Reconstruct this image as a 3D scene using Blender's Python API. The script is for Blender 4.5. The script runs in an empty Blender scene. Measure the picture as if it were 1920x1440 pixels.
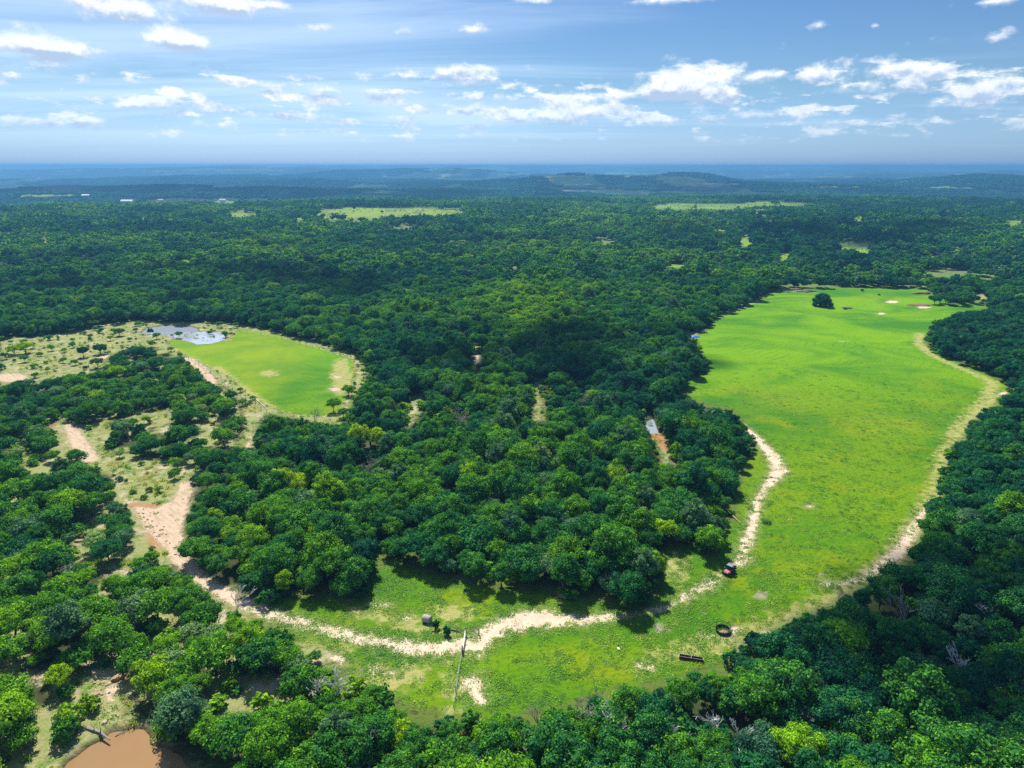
import bpy, bmesh, math, random
import numpy as np
from mathutils import Vector, Matrix, Quaternion

# ------------------------------------------------------------------ camera, sky, sun, exposure
SC = bpy.context.scene
COL = SC.collection
F = 1281.0; CX = 960.0; CY = 720.0          # focal length in photo pixels
PITCH = math.atan((CY - 310.0) / F)
CAMZ = 80.0
cam_d = bpy.data.cameras.new('camera'); cam = bpy.data.objects.new('camera', cam_d); COL.objects.link(cam)
cam.location = (0, 0, CAMZ); cam.rotation_euler = (math.pi / 2 - PITCH, 0, 0)
cam_d.sensor_width = 36; cam_d.lens = 36 * F / 1920; cam_d.clip_start = 0.5; cam_d.clip_end = 60000
SC.camera = cam
SC.view_settings.view_transform = 'Standard'; SC.view_settings.look = 'None'
SC.view_settings.exposure = 0.58; SC.view_settings.gamma = 1; SC.view_settings.use_curve_mapping = False
SC.render.engine = 'CYCLES'
SC.cycles.max_bounces = 5; SC.cycles.diffuse_bounces = 2; SC.cycles.glossy_bounces = 2
SC.cycles.transmission_bounces = 3; SC.cycles.transparent_max_bounces = 6; SC.cycles.volume_bounces = 0
SC.cycles.use_denoising = False
SC.cycles.use_adaptive_sampling = False
SC.cycles.sample_clamp_direct = 8; SC.cycles.sample_clamp_indirect = 4
SUN_EL = math.radians(52); SUN_AZ = math.radians(-19)
SUN_DIR = Vector((math.sin(SUN_AZ) * math.cos(SUN_EL), math.cos(SUN_AZ) * math.cos(SUN_EL), math.sin(SUN_EL)))
SKY_STRENGTH = 0.062
SUN_STRENGTH = 5.0
HAZE_DENSITY = 1.9e-4
HAZE_COLOR = (0.15, 0.43, 0.80)

sun_d = bpy.data.lights.new('sun', 'SUN'); sun = bpy.data.objects.new('sun', sun_d); COL.objects.link(sun)
sun_d.energy = SUN_STRENGTH; sun_d.angle = math.radians(0.5); sun_d.color = (1.0, 0.93, 0.82)
sun.rotation_euler = SUN_DIR.to_track_quat('Z', 'Y').to_euler(); sun.location = (0, 0, 300)


class NB:
    """short node building"""
    def __init__(s, tree): s.t = tree
    def n(s, kind, **kw):
        nd = s.t.nodes.new(kind)
        for k, v in kw.items(): setattr(nd, k, v)
        return nd
    def put(s, sock, v):
        if v is None: return
        if hasattr(v, 'links') or isinstance(v, bpy.types.NodeSocket): s.t.links.new(v, sock)
        else:
            if sock.type == 'RGBA' and len(v) == 3: v = (*v, 1)
            sock.default_value = v
    def m(s, op, a, b=None, c=None, clamp=False):
        nd = s.n('ShaderNodeMath', operation=op, use_clamp=clamp)
        for i, v in enumerate((a, b, c)): s.put(nd.inputs[i], v) if v is not None else None
        return nd.outputs[0]
    def mix(s, f, a, b, bt='MIX'):
        nd = s.n('ShaderNodeMix', data_type='RGBA', blend_type=bt)
        s.put(nd.inputs[0], f); s.put(nd.inputs[6], a); s.put(nd.inputs[7], b)
        return nd.outputs[2]
    def ss(s, v, lo, hi, a=0.0, b=1.0):
        nd = s.n('ShaderNodeMapRange', interpolation_type='SMOOTHSTEP')
        s.put(nd.inputs[0], v)
        for i, q in enumerate((lo, hi, a, b)): s.put(nd.inputs[1 + i], q)
        return nd.outputs[0]
    def lin(s, v, lo, hi, a=0.0, b=1.0):
        nd = s.n('ShaderNodeMapRange'); s.put(nd.inputs[0], v)
        for i, q in enumerate((lo, hi, a, b)): s.put(nd.inputs[1 + i], q)
        return nd.outputs[0]
    def noise(s, vec, scale, detail=4, rough=0.55, lac=2.0, dist=0.0):
        nd = s.n('ShaderNodeTexNoise'); s.put(nd.inputs['Vector'], vec)
        for k, v in (('Scale', scale), ('Detail', detail), ('Roughness', rough), ('Lacunarity', lac), ('Distortion', dist)):
            nd.inputs[k].default_value = v
        return nd.outputs[0]
    def comb(s, x, y, z):
        nd = s.n('ShaderNodeCombineXYZ')
        for i, v in enumerate((x, y, z)): s.put(nd.inputs[i], v)
        return nd.outputs[0]
    def sep(s, v):
        nd = s.n('ShaderNodeSeparateXYZ'); s.put(nd.inputs[0], v); return nd.outputs
    def ramp(s, f, stops):
        nd = s.n('ShaderNodeValToRGB'); s.put(nd.inputs[0], f)
        el = nd.color_ramp.elements
        while len(el) < len(stops): el.new(0.5)
        for e, (p, c) in zip(el, stops): e.position = p; e.color = (*c, 1)
        return nd.outputs[0]


def px_dir(px, py):
    x = (px - CX) / F; y = (CY - py) / F
    v = Vector((x, math.cos(PITCH) + y * math.sin(PITCH), -math.sin(PITCH) + y * math.cos(PITCH)))
    return v.normalized()

CLOUDS = [  # where each cumulus stands in the sky: x, y, half width, half height, weight
 (60,88,70,20,1.1),(115,98,52,17,1),(190,12,80,24,1.0),(250,28,45,16,.9),(390,8,70,24,1.05),(440,20,45,14,.8),(515,14,34,13,.9),(318,76,52,20,1.1),(345,88,36,13,.9),
 (600,55,32,10,.8),(760,63,22,9,.95),(885,58,32,10,1),(745,143,30,7,.95),(850,136,60,13,1),(905,150,32,9,.8),(440,150,38,6,.7),(520,160,58,8,.62),
 (1285,150,62,24,1.15),(1330,178,62,20,1.0),(1245,175,45,17,.85),(1425,143,42,12,1),(1535,141,34,13,1),(1675,132,62,17,.95),(1760,140,60,15,.62),
 (1860,165,70,22,.68),(1820,195,90,22,.6),(300,193,52,12,1.0),(235,200,80,8,.62),(1062,199,28,15,1.05),(1065,225,70,15,.72),(1130,208,45,18,.66),(1232,228,48,8,.9),
 (1533,50,19,8,.85),(1645,50,11,5,.8),(1875,70,32,13,.85),(1255,2,75,9,1.1),(1005,2,34,7,1.0),(1865,4,48,8,1.0),(175,228,27,7,.9),
 (960,222,72,11,.72),(880,205,60,8,.6),(560,215,70,9,.55),(640,230,60,8,.55),(1450,218,105,12,.78),(1600,172,70,12,.62),(1330,225,50,8,.55),(90,232,80,12,.55),
 (390,238,45,8,.6),(30,225,45,10,.6),(740,255,40,5,.5),(1165,180,40,10,.6),(1560,250,60,5,.5),(1680,255,70,5,.5),(30,45,40,10,.45),(740,175,240,8,.5),(1000,185,130,8,.5)]


def build_world():
    w = bpy.data.worlds.new('World'); SC.world = w; w.use_nodes = True
    t = w.node_tree; t.nodes.clear(); b = NB(t)
    sky = b.n('ShaderNodeTexSky', sky_type='NISHITA'); sky.sun_disc = False
    sky.sun_elevation = SUN_EL; sky.sun_rotation = SUN_AZ; sky.altitude = 300
    sky.air_density = 1.0; sky.dust_density = 0.6; sky.ozone_density = 2.5
    tc = b.n('ShaderNodeTexCoord').outputs['Generated']
    vm = b.n('ShaderNodeVectorMath', operation='NORMALIZE'); b.put(vm.inputs[0], tc)
    d = vm.outputs[0]
    x, y, z = b.sep(d)
    az = b.m('ARCTAN2', x, y); el = b.m('ARCSINE', z)
    # fine structure in azimuth/elevation space
    q = b.comb(b.m('MULTIPLY', az, 1.0), b.m('MULTIPLY', el, 1.35), 0.0)
    q2 = b.comb(b.m('MULTIPLY', az, 1.0), b.m('ADD', b.m('MULTIPLY', el, 1.35), 0.010), 0.0)
    f1 = b.noise(q, 34, 7, .60); f2 = b.noise(q2, 34, 5, .60)
    warp = b.m('MULTIPLY', b.m('SUBTRACT', b.noise(q, 9, 3, .5), .5), .030)
    azw = b.m('ADD', az, warp)
    D = None; G = None
    for (cx, cy, rx, ry, s) in CLOUDS:
        v = px_dir(cx, cy); a0 = math.atan2(v.x, v.y); e0 = math.asin(v.z)
        v1 = px_dir(cx + rx, cy); v2 = px_dir(cx, cy - ry)
        ra = abs(math.atan2(v1.x, v1.y) - a0) * 1.14; re = max(abs(math.asin(v2.z) - e0), .002) * 1.35
        dx = b.m('MULTIPLY', b.m('SUBTRACT', azw, a0), 1 / ra)
        dy = b.m('MULTIPLY', b.m('SUBTRACT', el, e0), 1 / re)
        r2 = b.m('MULTIPLY_ADD', dy, dy, b.m('MULTIPLY', dx, dx))
        # flat base: the part under the centre falls off faster
        r2 = b.m('MULTIPLY_ADD', b.m('MAXIMUM', b.m('MULTIPLY', dy, -1.0), 0.0), .9, r2)
        g = b.m('MULTIPLY', b.m('EXPONENT', b.m('MULTIPLY', r2, -1.0)), s)
        D = g if D is None else b.m('ADD', D, g)
        gd = b.m('MULTIPLY', g, dy); G = gd if G is None else b.m('ADD', G, gd)
    # loose scatter of small far cumulus near the horizon, all the way round
    band = b.m('MULTIPLY', b.ss(el, .015, .05), b.ss(el, .16, .07))
    qs = b.comb(b.m('MULTIPLY', az, 1.0), b.m('MULTIPLY', el, 3.2), 3.7)
    sc = b.m('MULTIPLY', b.ss(b.noise(qs, 17, 4, .58), .46, .64), b.m('MULTIPLY', band, .98))
    D = b.m('ADD', D, sc)
    dens = b.m('ADD', D, b.m('MULTIPLY', b.m('SUBTRACT', f1, .5), 1.75))
    cum = b.ss(dens, .29, 1.12)
    lit = b.m('ADD', b.m('MULTIPLY', b.m('SUBTRACT', f1, f2), 2.4), b.m('MULTIPLY', G, 1.35))
    lit = b.ss(lit, -.50, .52)
    core = b.ss(D, .9, 1.3)
    lit = b.m('SUBTRACT', lit, b.m('MULTIPLY', core, .22), clamp=True)
    ccol = b.mix(lit, (5.3, 6.9, 9.4), (12.2, 12.6, 13.0))
    # thin high cloud: long streaks
    zc = b.m('MAXIMUM', b.m('ADD', z, .045), .02)
    ci = b.comb(b.m('MULTIPLY', b.m('DIVIDE', x, zc), .40), b.m('MULTIPLY', b.m('DIVIDE', y, zc), 1.0), 1.3)
    c1 = b.noise(ci, .55, 6, .62, dist=.7)
    side = b.m('MULTIPLY', b.ss(az, .35, -.25), .40)
    cir = b.m('MULTIPLY', b.m('MULTIPLY', b.ss(el, .0, .07), 1.15), b.ss(b.m('ADD', c1, b.m('MULTIPLY', side, .55)), .48, .86, 0.0, .5))
    skyc = sky.outputs[0]
    # deepen the blue the way the photo's colour does, everywhere above the horizon
    skyc = b.mix(1.0, skyc, b.ramp(b.lin(el, 0, .35), [(0, (.50, .82, 1.66)), (.10, (.62, .89, 1.40)), (.28, (.62, .85, 1.06)), (.7, (.50, .74, 1.02))]), 'MULTIPLY')
    c = b.mix(cir, skyc, (8.6, 10.9, 13.6))
    fadeh = b.ss(el, .0, .11, .30, 1.0)
    c = b.mix(b.m('MULTIPLY', cum, fadeh), c, ccol)
    bg = b.n('ShaderNodeBackground'); b.put(bg.inputs[0], c); bg.inputs[1].default_value = SKY_STRENGTH
    out = b.n('ShaderNodeOutputWorld'); t.links.new(bg.outputs[0], out.inputs[0])
    w.cycles.sampling_method = 'MANUAL'; w.cycles.sample_map_resolution = 512
build_world()

# ------------------------------------------------------------------ numbers: noise, projection, polygons
def vnoise(x, y, seed=0):
    x = np.asarray(x, float); y = np.asarray(y, float)
    xi = np.floor(x).astype(np.int64); yi = np.floor(y).astype(np.int64)
    fx = x - xi; fy = y - yi; fx = fx * fx * (3 - 2 * fx); fy = fy * fy * (3 - 2 * fy)
    def h(a, c):
        n = (a * 374761393 + c * 668265263 + seed * 974634777) & 0xFFFFFFFF
        n = ((n ^ (n >> 13)) * 1274126177) & 0xFFFFFFFF
        return ((n ^ (n >> 16)) & 0xFFFF) / 65535.0
    return (h(xi, yi) * (1 - fx) + h(xi + 1, yi) * fx) * (1 - fy) + (h(xi, yi + 1) * (1 - fx) + h(xi + 1, yi + 1) * fx) * fy

def fbm(x, y, seed=0, oct=4):
    s = 0; a = .5; t = 0
    for o in range(oct):
        s = s + a * vnoise(x * 2 ** o, y * 2 ** o, seed + o * 17); t += a; a *= .5
    return s / t

def sstep(v, lo, hi):
    t = np.clip((v - lo) / (hi - lo), 0, 1); return t * t * (3 - 2 * t)

def inpoly(px, py, poly):
    px = np.asarray(px, float); py = np.asarray(py, float)
    ins = np.zeros(px.shape, bool); n = len(poly)
    for i in range(n):
        x1, y1 = poly[i]; x2, y2 = poly[(i + 1) % n]
        if y1 == y2: continue
        c = ((y1 > py) != (y2 > py)) & (px < (x2 - x1) * (py - y1) / (y2 - y1) + x1)
        ins ^= c
    return ins

def segdist(x, y, pts, closed, width=None):
    """distance to a polyline; with width (list, metres) gives distance minus half width"""
    best = np.full(np.shape(x), 1e9); n = len(pts)
    for i in range(n if closed else n - 1):
        ax, ay = pts[i]; bx, by = pts[(i + 1) % n]
        dx, dy = bx - ax, by - ay; L = dx * dx + dy * dy + 1e-9
        t = np.clip(((x - ax) * dx + (y - ay) * dy) / L, 0, 1)
        d = np.hypot(x - ax - t * dx, y - ay - t * dy)
        if width is not None: d = d - (width[i] * (1 - t) + width[i + 1] * t) / 2
        best = np.minimum(best, d)
    return best

CP, SP = math.cos(PITCH), math.sin(PITCH)
def project(x, y, z):
    dz = z - CAMZ; dep = np.maximum(y * CP - dz * SP, .1); up = y * SP + dz * CP
    return CX + F * x / dep, CY - F * up / dep, dep

# terrain ------------------------------------------------------------
def ridge(x, y, cx, cy, lx, ly, hgt, rot=0.0, pw=4):
    c, s = math.cos(rot), math.sin(rot)
    u = ((x - cx) * c + (y - cy) * s) / lx; v = (-(x - cx) * s + (y - cy) * c) / ly
    return hgt / (1 + np.abs(u) ** pw + np.abs(v) ** pw)

def height(x, y):
    x = np.asarray(x, float); y = np.asarray(y, float)
    r = np.hypot(x, y)
    near = sstep(r, 330, 900)
    h = (fbm(x / 42, y / 42, 3, 2) - .5) * .9 * (1 - near)
    h = h + near * (fbm(x / 330 + 9, y / 330, 5, 4) - .5) * 17
    crest = 1450 + 260 * sstep(x, -700, 900) + 160 * (fbm(x / 500, y * 0 + 3, 8, 2) - .5)
    h = h - sstep(r, crest, crest + 900) * (30 - 14 * sstep(x, -200, 1800))
    far = sstep(r, 1900, 3200)
    h = h + far * ((fbm(x / 2100, y / 850, 21, 5) - .5) * 165)
    h = h * (1 - .55 * sstep(r, 7500, 11500))
    h = h + ridge(x, y, 640, 3500, 480, 260, 60, 0, 6) + ridge(x, y, 2650, 3300, 700, 380, 58, .1, 6)
    h = h + ridge(x, y, -900, 6300, 950, 380, 66, .05, 4) + ridge(x, y, -4200, 8200, 2900, 600, 52, -.08, 4)
    h = h + ridge(x, y, -1350, 4100, 480, 220, 40, 0, 4)
    h = h + ridge(x, y, 6400, 11500, 7800, 1000, 78, .0, 4) + ridge(x, y, -650, 11200, 500, 500, 74) + ridge(x, y, -2700, 11700, 1300, 400, 52) + ridge(x, y, 2300, 12300, 1500, 400, 30) + ridge(x, y, -5600, 9800, 1600, 500, 44) + ridge(x, y, -3000, 11600, 4000, 700, 16)
    h = np.where(h > 66, 66 + 21 * np.tanh((h - 66) / 21), h)
    return h

def ground_at(px, py):
    """where the sight line through a photo pixel meets the terrain"""
    d = px_dir(px, py); t = -CAMZ / min(d.z, -1e-3)
    for _ in range(12):
        x, y = d.x * t, d.y * t
        t = .5 * t + .5 * (float(height(x, y)) - CAMZ) / min(d.z, -1e-3)
        t = min(t, 14000)
    return d.x * t, d.y * t

def W(pts): return [ground_at(*p) for p in pts]
def ell(cx, cy, rx, ry, n=18, seed=0):
    rr = random.Random(seed + int(cx * 7 + cy))
    return [(cx + rx * math.cos(a) * k, cy + ry * math.sin(a) * k) for a, k in ((i * 2 * math.pi / n, rr.uniform(.78, 1.12)) for i in range(n))]

# what lies where: outlines of the clearings -------------------------------
P_FIELD = [(1330,610),(1355,590),(1400,573),(1440,548),(1475,541),(1560,539),(1650,539),(1735,542),(1752,556),(1790,568),(1838,570),(1850,580),(1800,584),(1765,600),(1740,618),(1730,640),(1748,660),(1795,681),(1848,702),(1890,724),(1876,748),(1842,770),(1818,795),(1800,825),(1778,850),(1768,872),(1768,895),(1750,932),(1728,960),(1720,988),(1697,1022),(1685,1048),(1652,1068),(1622,1092),(1592,1106),(1560,1095),(1480,1088),(1430,1082),(1395,1075),(1372,1050),(1345,1045),(1355,1010),(1368,992),(1384,962),(1380,932),(1398,892),(1410,855),(1424,832),(1400,795),(1378,768),(1330,757),(1292,745),(1287,716),(1326,702),(1332,682),(1312,655),(1306,634)]
P_MEADOW = [(690,1122),(700,1080),(735,1045),(765,1065),(820,1082),(920,1102),(1000,1112),(1100,1130),(1180,1142),(1228,1130),(1246,1085),(1252,1035),(1290,1012),(1312,1040),(1345,1045),(1372,1050),(1395,1075),(1480,1088),(1560,1095),(1592,1106),(1535,1140),(1480,1160),(1440,1175),(1402,1190),(1378,1212),(1370,1237),(1330,1246),(1280,1262),(1235,1274),(1160,1288),(1110,1303),(1040,1322),(980,1334),(930,1348),(870,1340),(800,1326),(740,1308),(692,1286),(668,1270),(648,1238),(600,1212),(548,1192),(520,1172),(460,1138),(500,1128),(600,1120)]
P_SMALL = [(318,640),(345,634),(385,640),(430,638),(450,616),(520,628),(600,652),(662,675),(664,700),(652,740),(638,772),(600,780),(545,776),(495,757),(462,738),(440,712),(402,692),(352,668),(318,652)]
P_POND2 = [(266,620),(278,613),(310,609),(345,609),(370,613),(372,618),(345,624),(315,628),(285,626),(268,624)]
P_MARSH = [(312,630),(330,625),(365,622),(395,620),(415,622),(424,631),(418,638),(395,644),(370,645),(345,638),(325,634)]
P_POND1 = [(95,1500),(120,1436),(150,1405),(185,1385),(205,1370),(235,1362),(250,1356),(264,1364),(288,1386),(322,1408),(362,1436),(410,1500)]
P_POND_OPEN = [(0,1440),(60,1420),(110,1395),(150,1360),(160,1330),(120,1290),(150,1262),(210,1245),(240,1290),(245,1330),(262,1345),(290,1380),(320,1400),(352,1425),(400,1470),(420,1520),(60,1520)]
P_SHRUBLAND = [(0,632),(60,632),(125,622),(200,606),(262,600),(300,604),(430,604),(520,622),(600,645),(668,666),(690,700),(672,735),(655,760),(640,800),(560,785),(500,775),(480,800),(462,842),(440,838),(462,800),(452,760),(430,730),(400,715),(380,700),(348,672),(310,655),(250,648),(235,655),(205,668),(190,692),(120,700),(55,720),(40,705),(0,722)]
P_GLADE = [(92,795),(120,788),(168,795),(205,780),(205,840),(250,855),(330,870),(376,872),(362,905),(352,960),(338,1000),(352,1040),(385,1085),(425,1108),(470,1135),(430,1130),(370,1100),(330,1055),(290,1040),(262,1000),(243,955),(215,900),(180,880),(140,850),(110,820)]
P_OPEN_SMALL = [
 [(255,770),(320,765),(322,790),(285,798),(258,790)], [(160,968),(185,985),(160,1045),(138,1040)], [(220,1040),(250,1030),(285,1050),(262,1075),(235,1062)],
 [(887,645),(896,645),(899,690),(888,690)], [(1002,712),(1014,712),(1020,790),(1002,792)], [(770,738),(795,742),(788,775),(768,800),(752,798)],
 [(1210,768),(1220,768),(1224,800),(1262,845),(1270,870),(1240,872),(1232,830),(1208,790)], [(1290,622),(1310,622),(1308,636),(1292,640)],
 [(1820,550),(1850,548),(1852,560),(1820,562)], [(0,1250),(110,1262),(165,1250),(205,1255),(180,1280),(100,1280),(0,1272)],
 [(150,1030),(200,1045),(240,1050),(230,1080),(160,1060)], [(40,835),(60,850),(50,870),(35,860)]]
FAR_OPEN = [ell(735,398,150,9), ell(650,404,60,8), ell(1310,387,110,6), ell(1450,383,80,4), ell(80,366,60,5), ell(450,402,30,4), ell(350,488,12,5), ell(255,555,14,4), ell(150,378,20,2.5),
 ell(1185,468,8,7), ell(1265,498,24,4), ell(1590,460,28,6), ell(1622,470,22,4), ell(1472,482,18,8), ell(1395,455,16,9), ell(1350,432,14,4), ell(1608,410,9,5), ell(1905,418,26,4), ell(1900,482,14,6),
 ell(420,378,26,4), ell(1100,346,60,2.5), ell(1180,325,110,2.5), ell(1560,350,60,2.5), ell(240,383,9,2), ell(1330,480,14,4), ell(560,410,14,3), ell(300,320,40,1.6), ell(960,326,50,1.6), ell(700,460,6,5), ell(85,450,12,3), ell(530,520,10,4), ell(1420,398,20,3), ell(1780,352,50,3)]

SAND = [  # bare pale sand: outlines in the photo and, with a width in metres, tracks
 ([(886,1196),(905,1172),(950,1152),(1010,1140),(1060,1147),(1120,1151),(1180,1148),(1240,1136),(1286,1124),(1268,1141),(1220,1152),(1150,1164),(1080,1174),(1000,1179),(960,1187),(930,1200),(918,1216),(895,1234),(876,1226)], None),
 ([(350,905),(333,950),(322,1000),(337,1046),(376,1090),(432,1120),(520,1155),(600,1179),(680,1197),(760,1213),(820,1217),(868,1206),(900,1210)], [2.5,3,3.4,3,2.4,2.2,2.2,2.3,2.6,3.3,3.6,3.4,3]),
 ([(246,948),(290,953),(330,936),(350,905),(362,915),(350,962),(336,1000),(345,1040),(325,1045),(298,1018),(268,985)], None),
 ([(868,1268),(905,1268),(912,1318),(888,1320),(880,1298),(862,1288)], None), (ell(637,1235,16,8), None), (ell(705,1259,34,6), None), (ell(1213,1251,15,8), None),
 ([(1310,1100),(1328,1086),(1356,1074),(1352,1086),(1330,1110)], None), ([(1385,1055),(1400,1048)], [2, 1]),
 ([(1388,795),(1422,824),(1450,856),(1462,884),(1436,912)], [1.6,2,3,3.4,1.6]), ([(1436,912),(1418,944),(1411,985),(1396,1026),(1388,1048)], [1.2,1.4,1.6,2,1.2]), ([(1272,1132),(1296,1112),(1316,1100)], [1.8,1.5,1.6]),
 (ell(1519,949,8,3), None), (ell(1552,1094,17,5), None), (ell(1062,1118,13,6), None), (ell(628,730,11,4), None), (ell(632,707,9,2.5), None), (ell(760,1158,10,5), None),
 (ell(710,1134,22,6), None), ([(352,672),(378,690),(396,712),(402,728)], [3,3,2.6,1.5]), (ell(366,674,5,1.3), None), ([(1560,1100),(1640,1078),(1682,1036),(1712,990),(1745,940)], [0,2.2,2.0,1.6,.6]),
 ([(130,795),(150,835),(172,862)], [2.5,4,3]), (ell(22,708,30,9), None), ([(178,680),(195,668)], [4,3]), (ell(1120,590,10,1.2), None), (ell(890,652,5,6), None), (ell(893,672,5,14), None),
 ([(1490,546),(1540,550)], [1.5,.5]), (ell(1673,566,12,2.5), None), (ell(1732,576,12,2.2), None), (ell(1652,588,8,1.6), None), ([(1875,740),(1900,730)], [1.5,.5]),
 (ell(185,1262,18,8), None), (ell(90,1268,40,6), None), (ell(212,1290,14,12), None), (ell(205,1300,10,16), None), (ell(1380,1182,14,7), None), (ell(1330,1192,10,4), None), (ell(1362,1198,12,3), None),
 (ell(1404,1048,8,3), None), (ell(465,842,6,14), None), (ell(1840,1,1,1), None)]
MUD = [ell(1243,1176,26,15), ell(1425,1116,22,13), ell(1515,1108,10,4), ell(1540,1078,14,8), ell(945,1120,9,5), ell(1500,1092,8,4), ell(1440,1078,10,5), ell(1320,1148,10,8), ell(1580,640,14,2), ell(885,1285,14,7), ell(1330,1096,10,5)]
TAWNY = [  # dry straw-coloured grass
 ([(650,1128),(700,1140),(760,1152),(810,1166),(870,1184),(860,1200),(790,1186),(720,1168),(650,1148)], None), (ell(740,1270,70,30), None), (ell(845,1290,12,60), None), (ell(640,705,22,36), None), (ell(505,700,16,7), None),
 ([(402,690),(470,745),(500,765)], [5,5,5]), (P_GLADE, None), (P_POND_OPEN, None),
 ([(1725,625),(1722,645),(1750,668),(1800,690),(1862,716),(1850,755),(1800,800),(1768,860),(1755,920),(1715,985),(1660,1060),(1600,1100),(1540,1130),(1440,1170),(1380,1200),(1300,1215),(1230,1230)], [3,3.5,3,3,3.5,4.5,4,3.5,3,3.5,3.5,3,3,3,4,4,2]),
 ([(460,745),(478,775),(470,800),(458,840)], [4,4,4,4]), (ell(600,1225,60,22), None), (ell(850,1150,50,18), None), ([(1290,612),(1325,600),(1400,570),(1440,550)], [3,5,5,4]), (ell(1270,1065,26,34), None)]
for p in P_OPEN_SMALL: TAWNY.append((p, None))
P_LEFT = [(0,700),(120,700),(330,650),(400,715),(450,760),(440,850),(370,880),(345,960),(330,1000),(350,1060),(430,1120),(520,1160),(640,1250),(600,1330),(420,1440),(420,1560),(0,1560)]
RED = [(ell(893,675,6,14), None), ([(1228,812),(1248,836),(1268,852)], [3,3.5,3]), ([(246,948),(290,950)], [3,3]), (ell(225,1272,14,8), None), (ell(1232,725,5,8), None), (ell(100,795,10,6), None), (ell(150,850,14,10), None), (ell(290,1000,20,40), None)]

def sdf_union(x, y, shapes, lim=9.0):
    """signed distance in metres to a union of shapes, positive inside"""
    out = np.full(x.shape, -lim)
    for pts, wd in shapes:
        wd = [q * 1.1 + .3 if q > .6 else q for q in wd] if wd else wd; w = W(pts); wx = [p[0] for p in w]; wy = [p[1] for p in w]; mx = lim + (max(wd) if wd else 0)
        sel = np.where((x > min(wx) - mx) & (x < max(wx) + mx) & (y > min(wy) - mx) & (y < max(wy) + mx))[0]
        if not len(sel): continue
        xs, ys = x[sel], y[sel]
        if wd: sd = -segdist(xs, ys, w, False, wd)
        else:
            d = segdist(xs, ys, w, True); sd = np.where(inpoly(xs, ys, w), d, -d)
        out[sel] = np.maximum(out[sel], np.clip(sd, -lim, lim))
    return out

# visible clearings as a picture-sized yes/no grid, used only to decide where a tree can stand
GW, GH = 960, 800
def raster(polys):
    g = np.zeros((GH, GW), bool)
    for p in polys:
        xs = [q[0] / 2 for q in p]; ys = [q[1] / 2 for q in p]
        x0, x1 = max(int(min(xs)), 0), min(int(max(xs)) + 2, GW); y0, y1 = max(int(min(ys)), 0), min(int(max(ys)) + 2, GH)
        if x1 <= x0 or y1 <= y0: continue
        yy, xx = np.mgrid[y0:y1, x0:x1]
        g[y0:y1, x0:x1] |= inpoly(xx + .5, yy + .5, list(zip(xs, ys)))
    return g
P_TRACK = [(345,1040),(385,1082),(435,1110),(520,1142),(600,1168),(600,1192),(520,1170),(470,1150),(440,1128),(400,1112),(360,1090),(335,1062)]
SNAG_GAPS = [[(x - 11, y - 66), (x + 11, y - 66), (x + 9, y - 26), (x - 9, y - 26)] for x, y in ((689, 905), (857, 818), (632, 1322), (1390, 1420), (1082, 780), (1692, 1190))]
P_TROUGH = [(1255,1212),(1350,1218),(1345,1258),(1258,1262)]; P_BANK = [(330,1390),(390,1430),(430,1500),(340,1500),(262,1370),(255,1340),(285,1340)]
OPEN_POLYS = [P_TROUGH, P_BANK, P_TRACK, P_FIELD, P_MEADOW, P_SMALL, P_SHRUBLAND, P_GLADE, P_POND_OPEN, P_POND1] + P_OPEN_SMALL
G_OPEN = raster(OPEN_POLYS); G_KEEP = raster(OPEN_POLYS + SNAG_GAPS)
G_FAR = raster(FAR_OPEN)
def in_grid(g, px, py):
    ix = (px / 2).astype(int); iy = (py / 2).astype(int)
    ok = (ix >= 0) & (ix < GW) & (iy >= 0) & (iy < GH)
    return ok & g[np.clip(iy, 0, GH - 1), np.clip(ix, 0, GW - 1)]

# ------------------------------------------------------------------ materials
def new_mat(name):
    m = bpy.data.materials.new(name); m.use_nodes = True; m.node_tree.nodes.clear()
    return m, NB(m.node_tree)

def out_surface(b, sh):
    o = b.n('ShaderNodeOutputMaterial'); b.t.links.new(sh, o.inputs[0])

def plain(name, col, rough=.6, metal=0.0, var=.25, scale=6.0, spec=.3, bump=0.0):
    m, b = new_mat(name)
    co = b.n('ShaderNodeTexCoord').outputs['Object']
    f = b.noise(co, scale, 4, .6)
    c = b.mix(f, tuple(v * (1 - var) for v in col), tuple(min(v * (1 + var), 1) for v in col))
    p = b.n('ShaderNodeBsdfPrincipled'); b.put(p.inputs['Base Color'], c)
    p.inputs['Roughness'].default_value = rough; p.inputs['Metallic'].default_value = metal; p.inputs['Specular IOR Level'].default_value = spec
    if bump:
        bp = b.n('ShaderNodeBump'); b.put(bp.inputs['Height'], b.noise(co, scale * 3, 4, .6)); bp.inputs['Strength'].default_value = bump; bp.inputs['Distance'].default_value = .05
        b.put(p.inputs['Normal'], bp.outputs[0])
    out_surface(b, p.outputs[0]); return m

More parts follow.
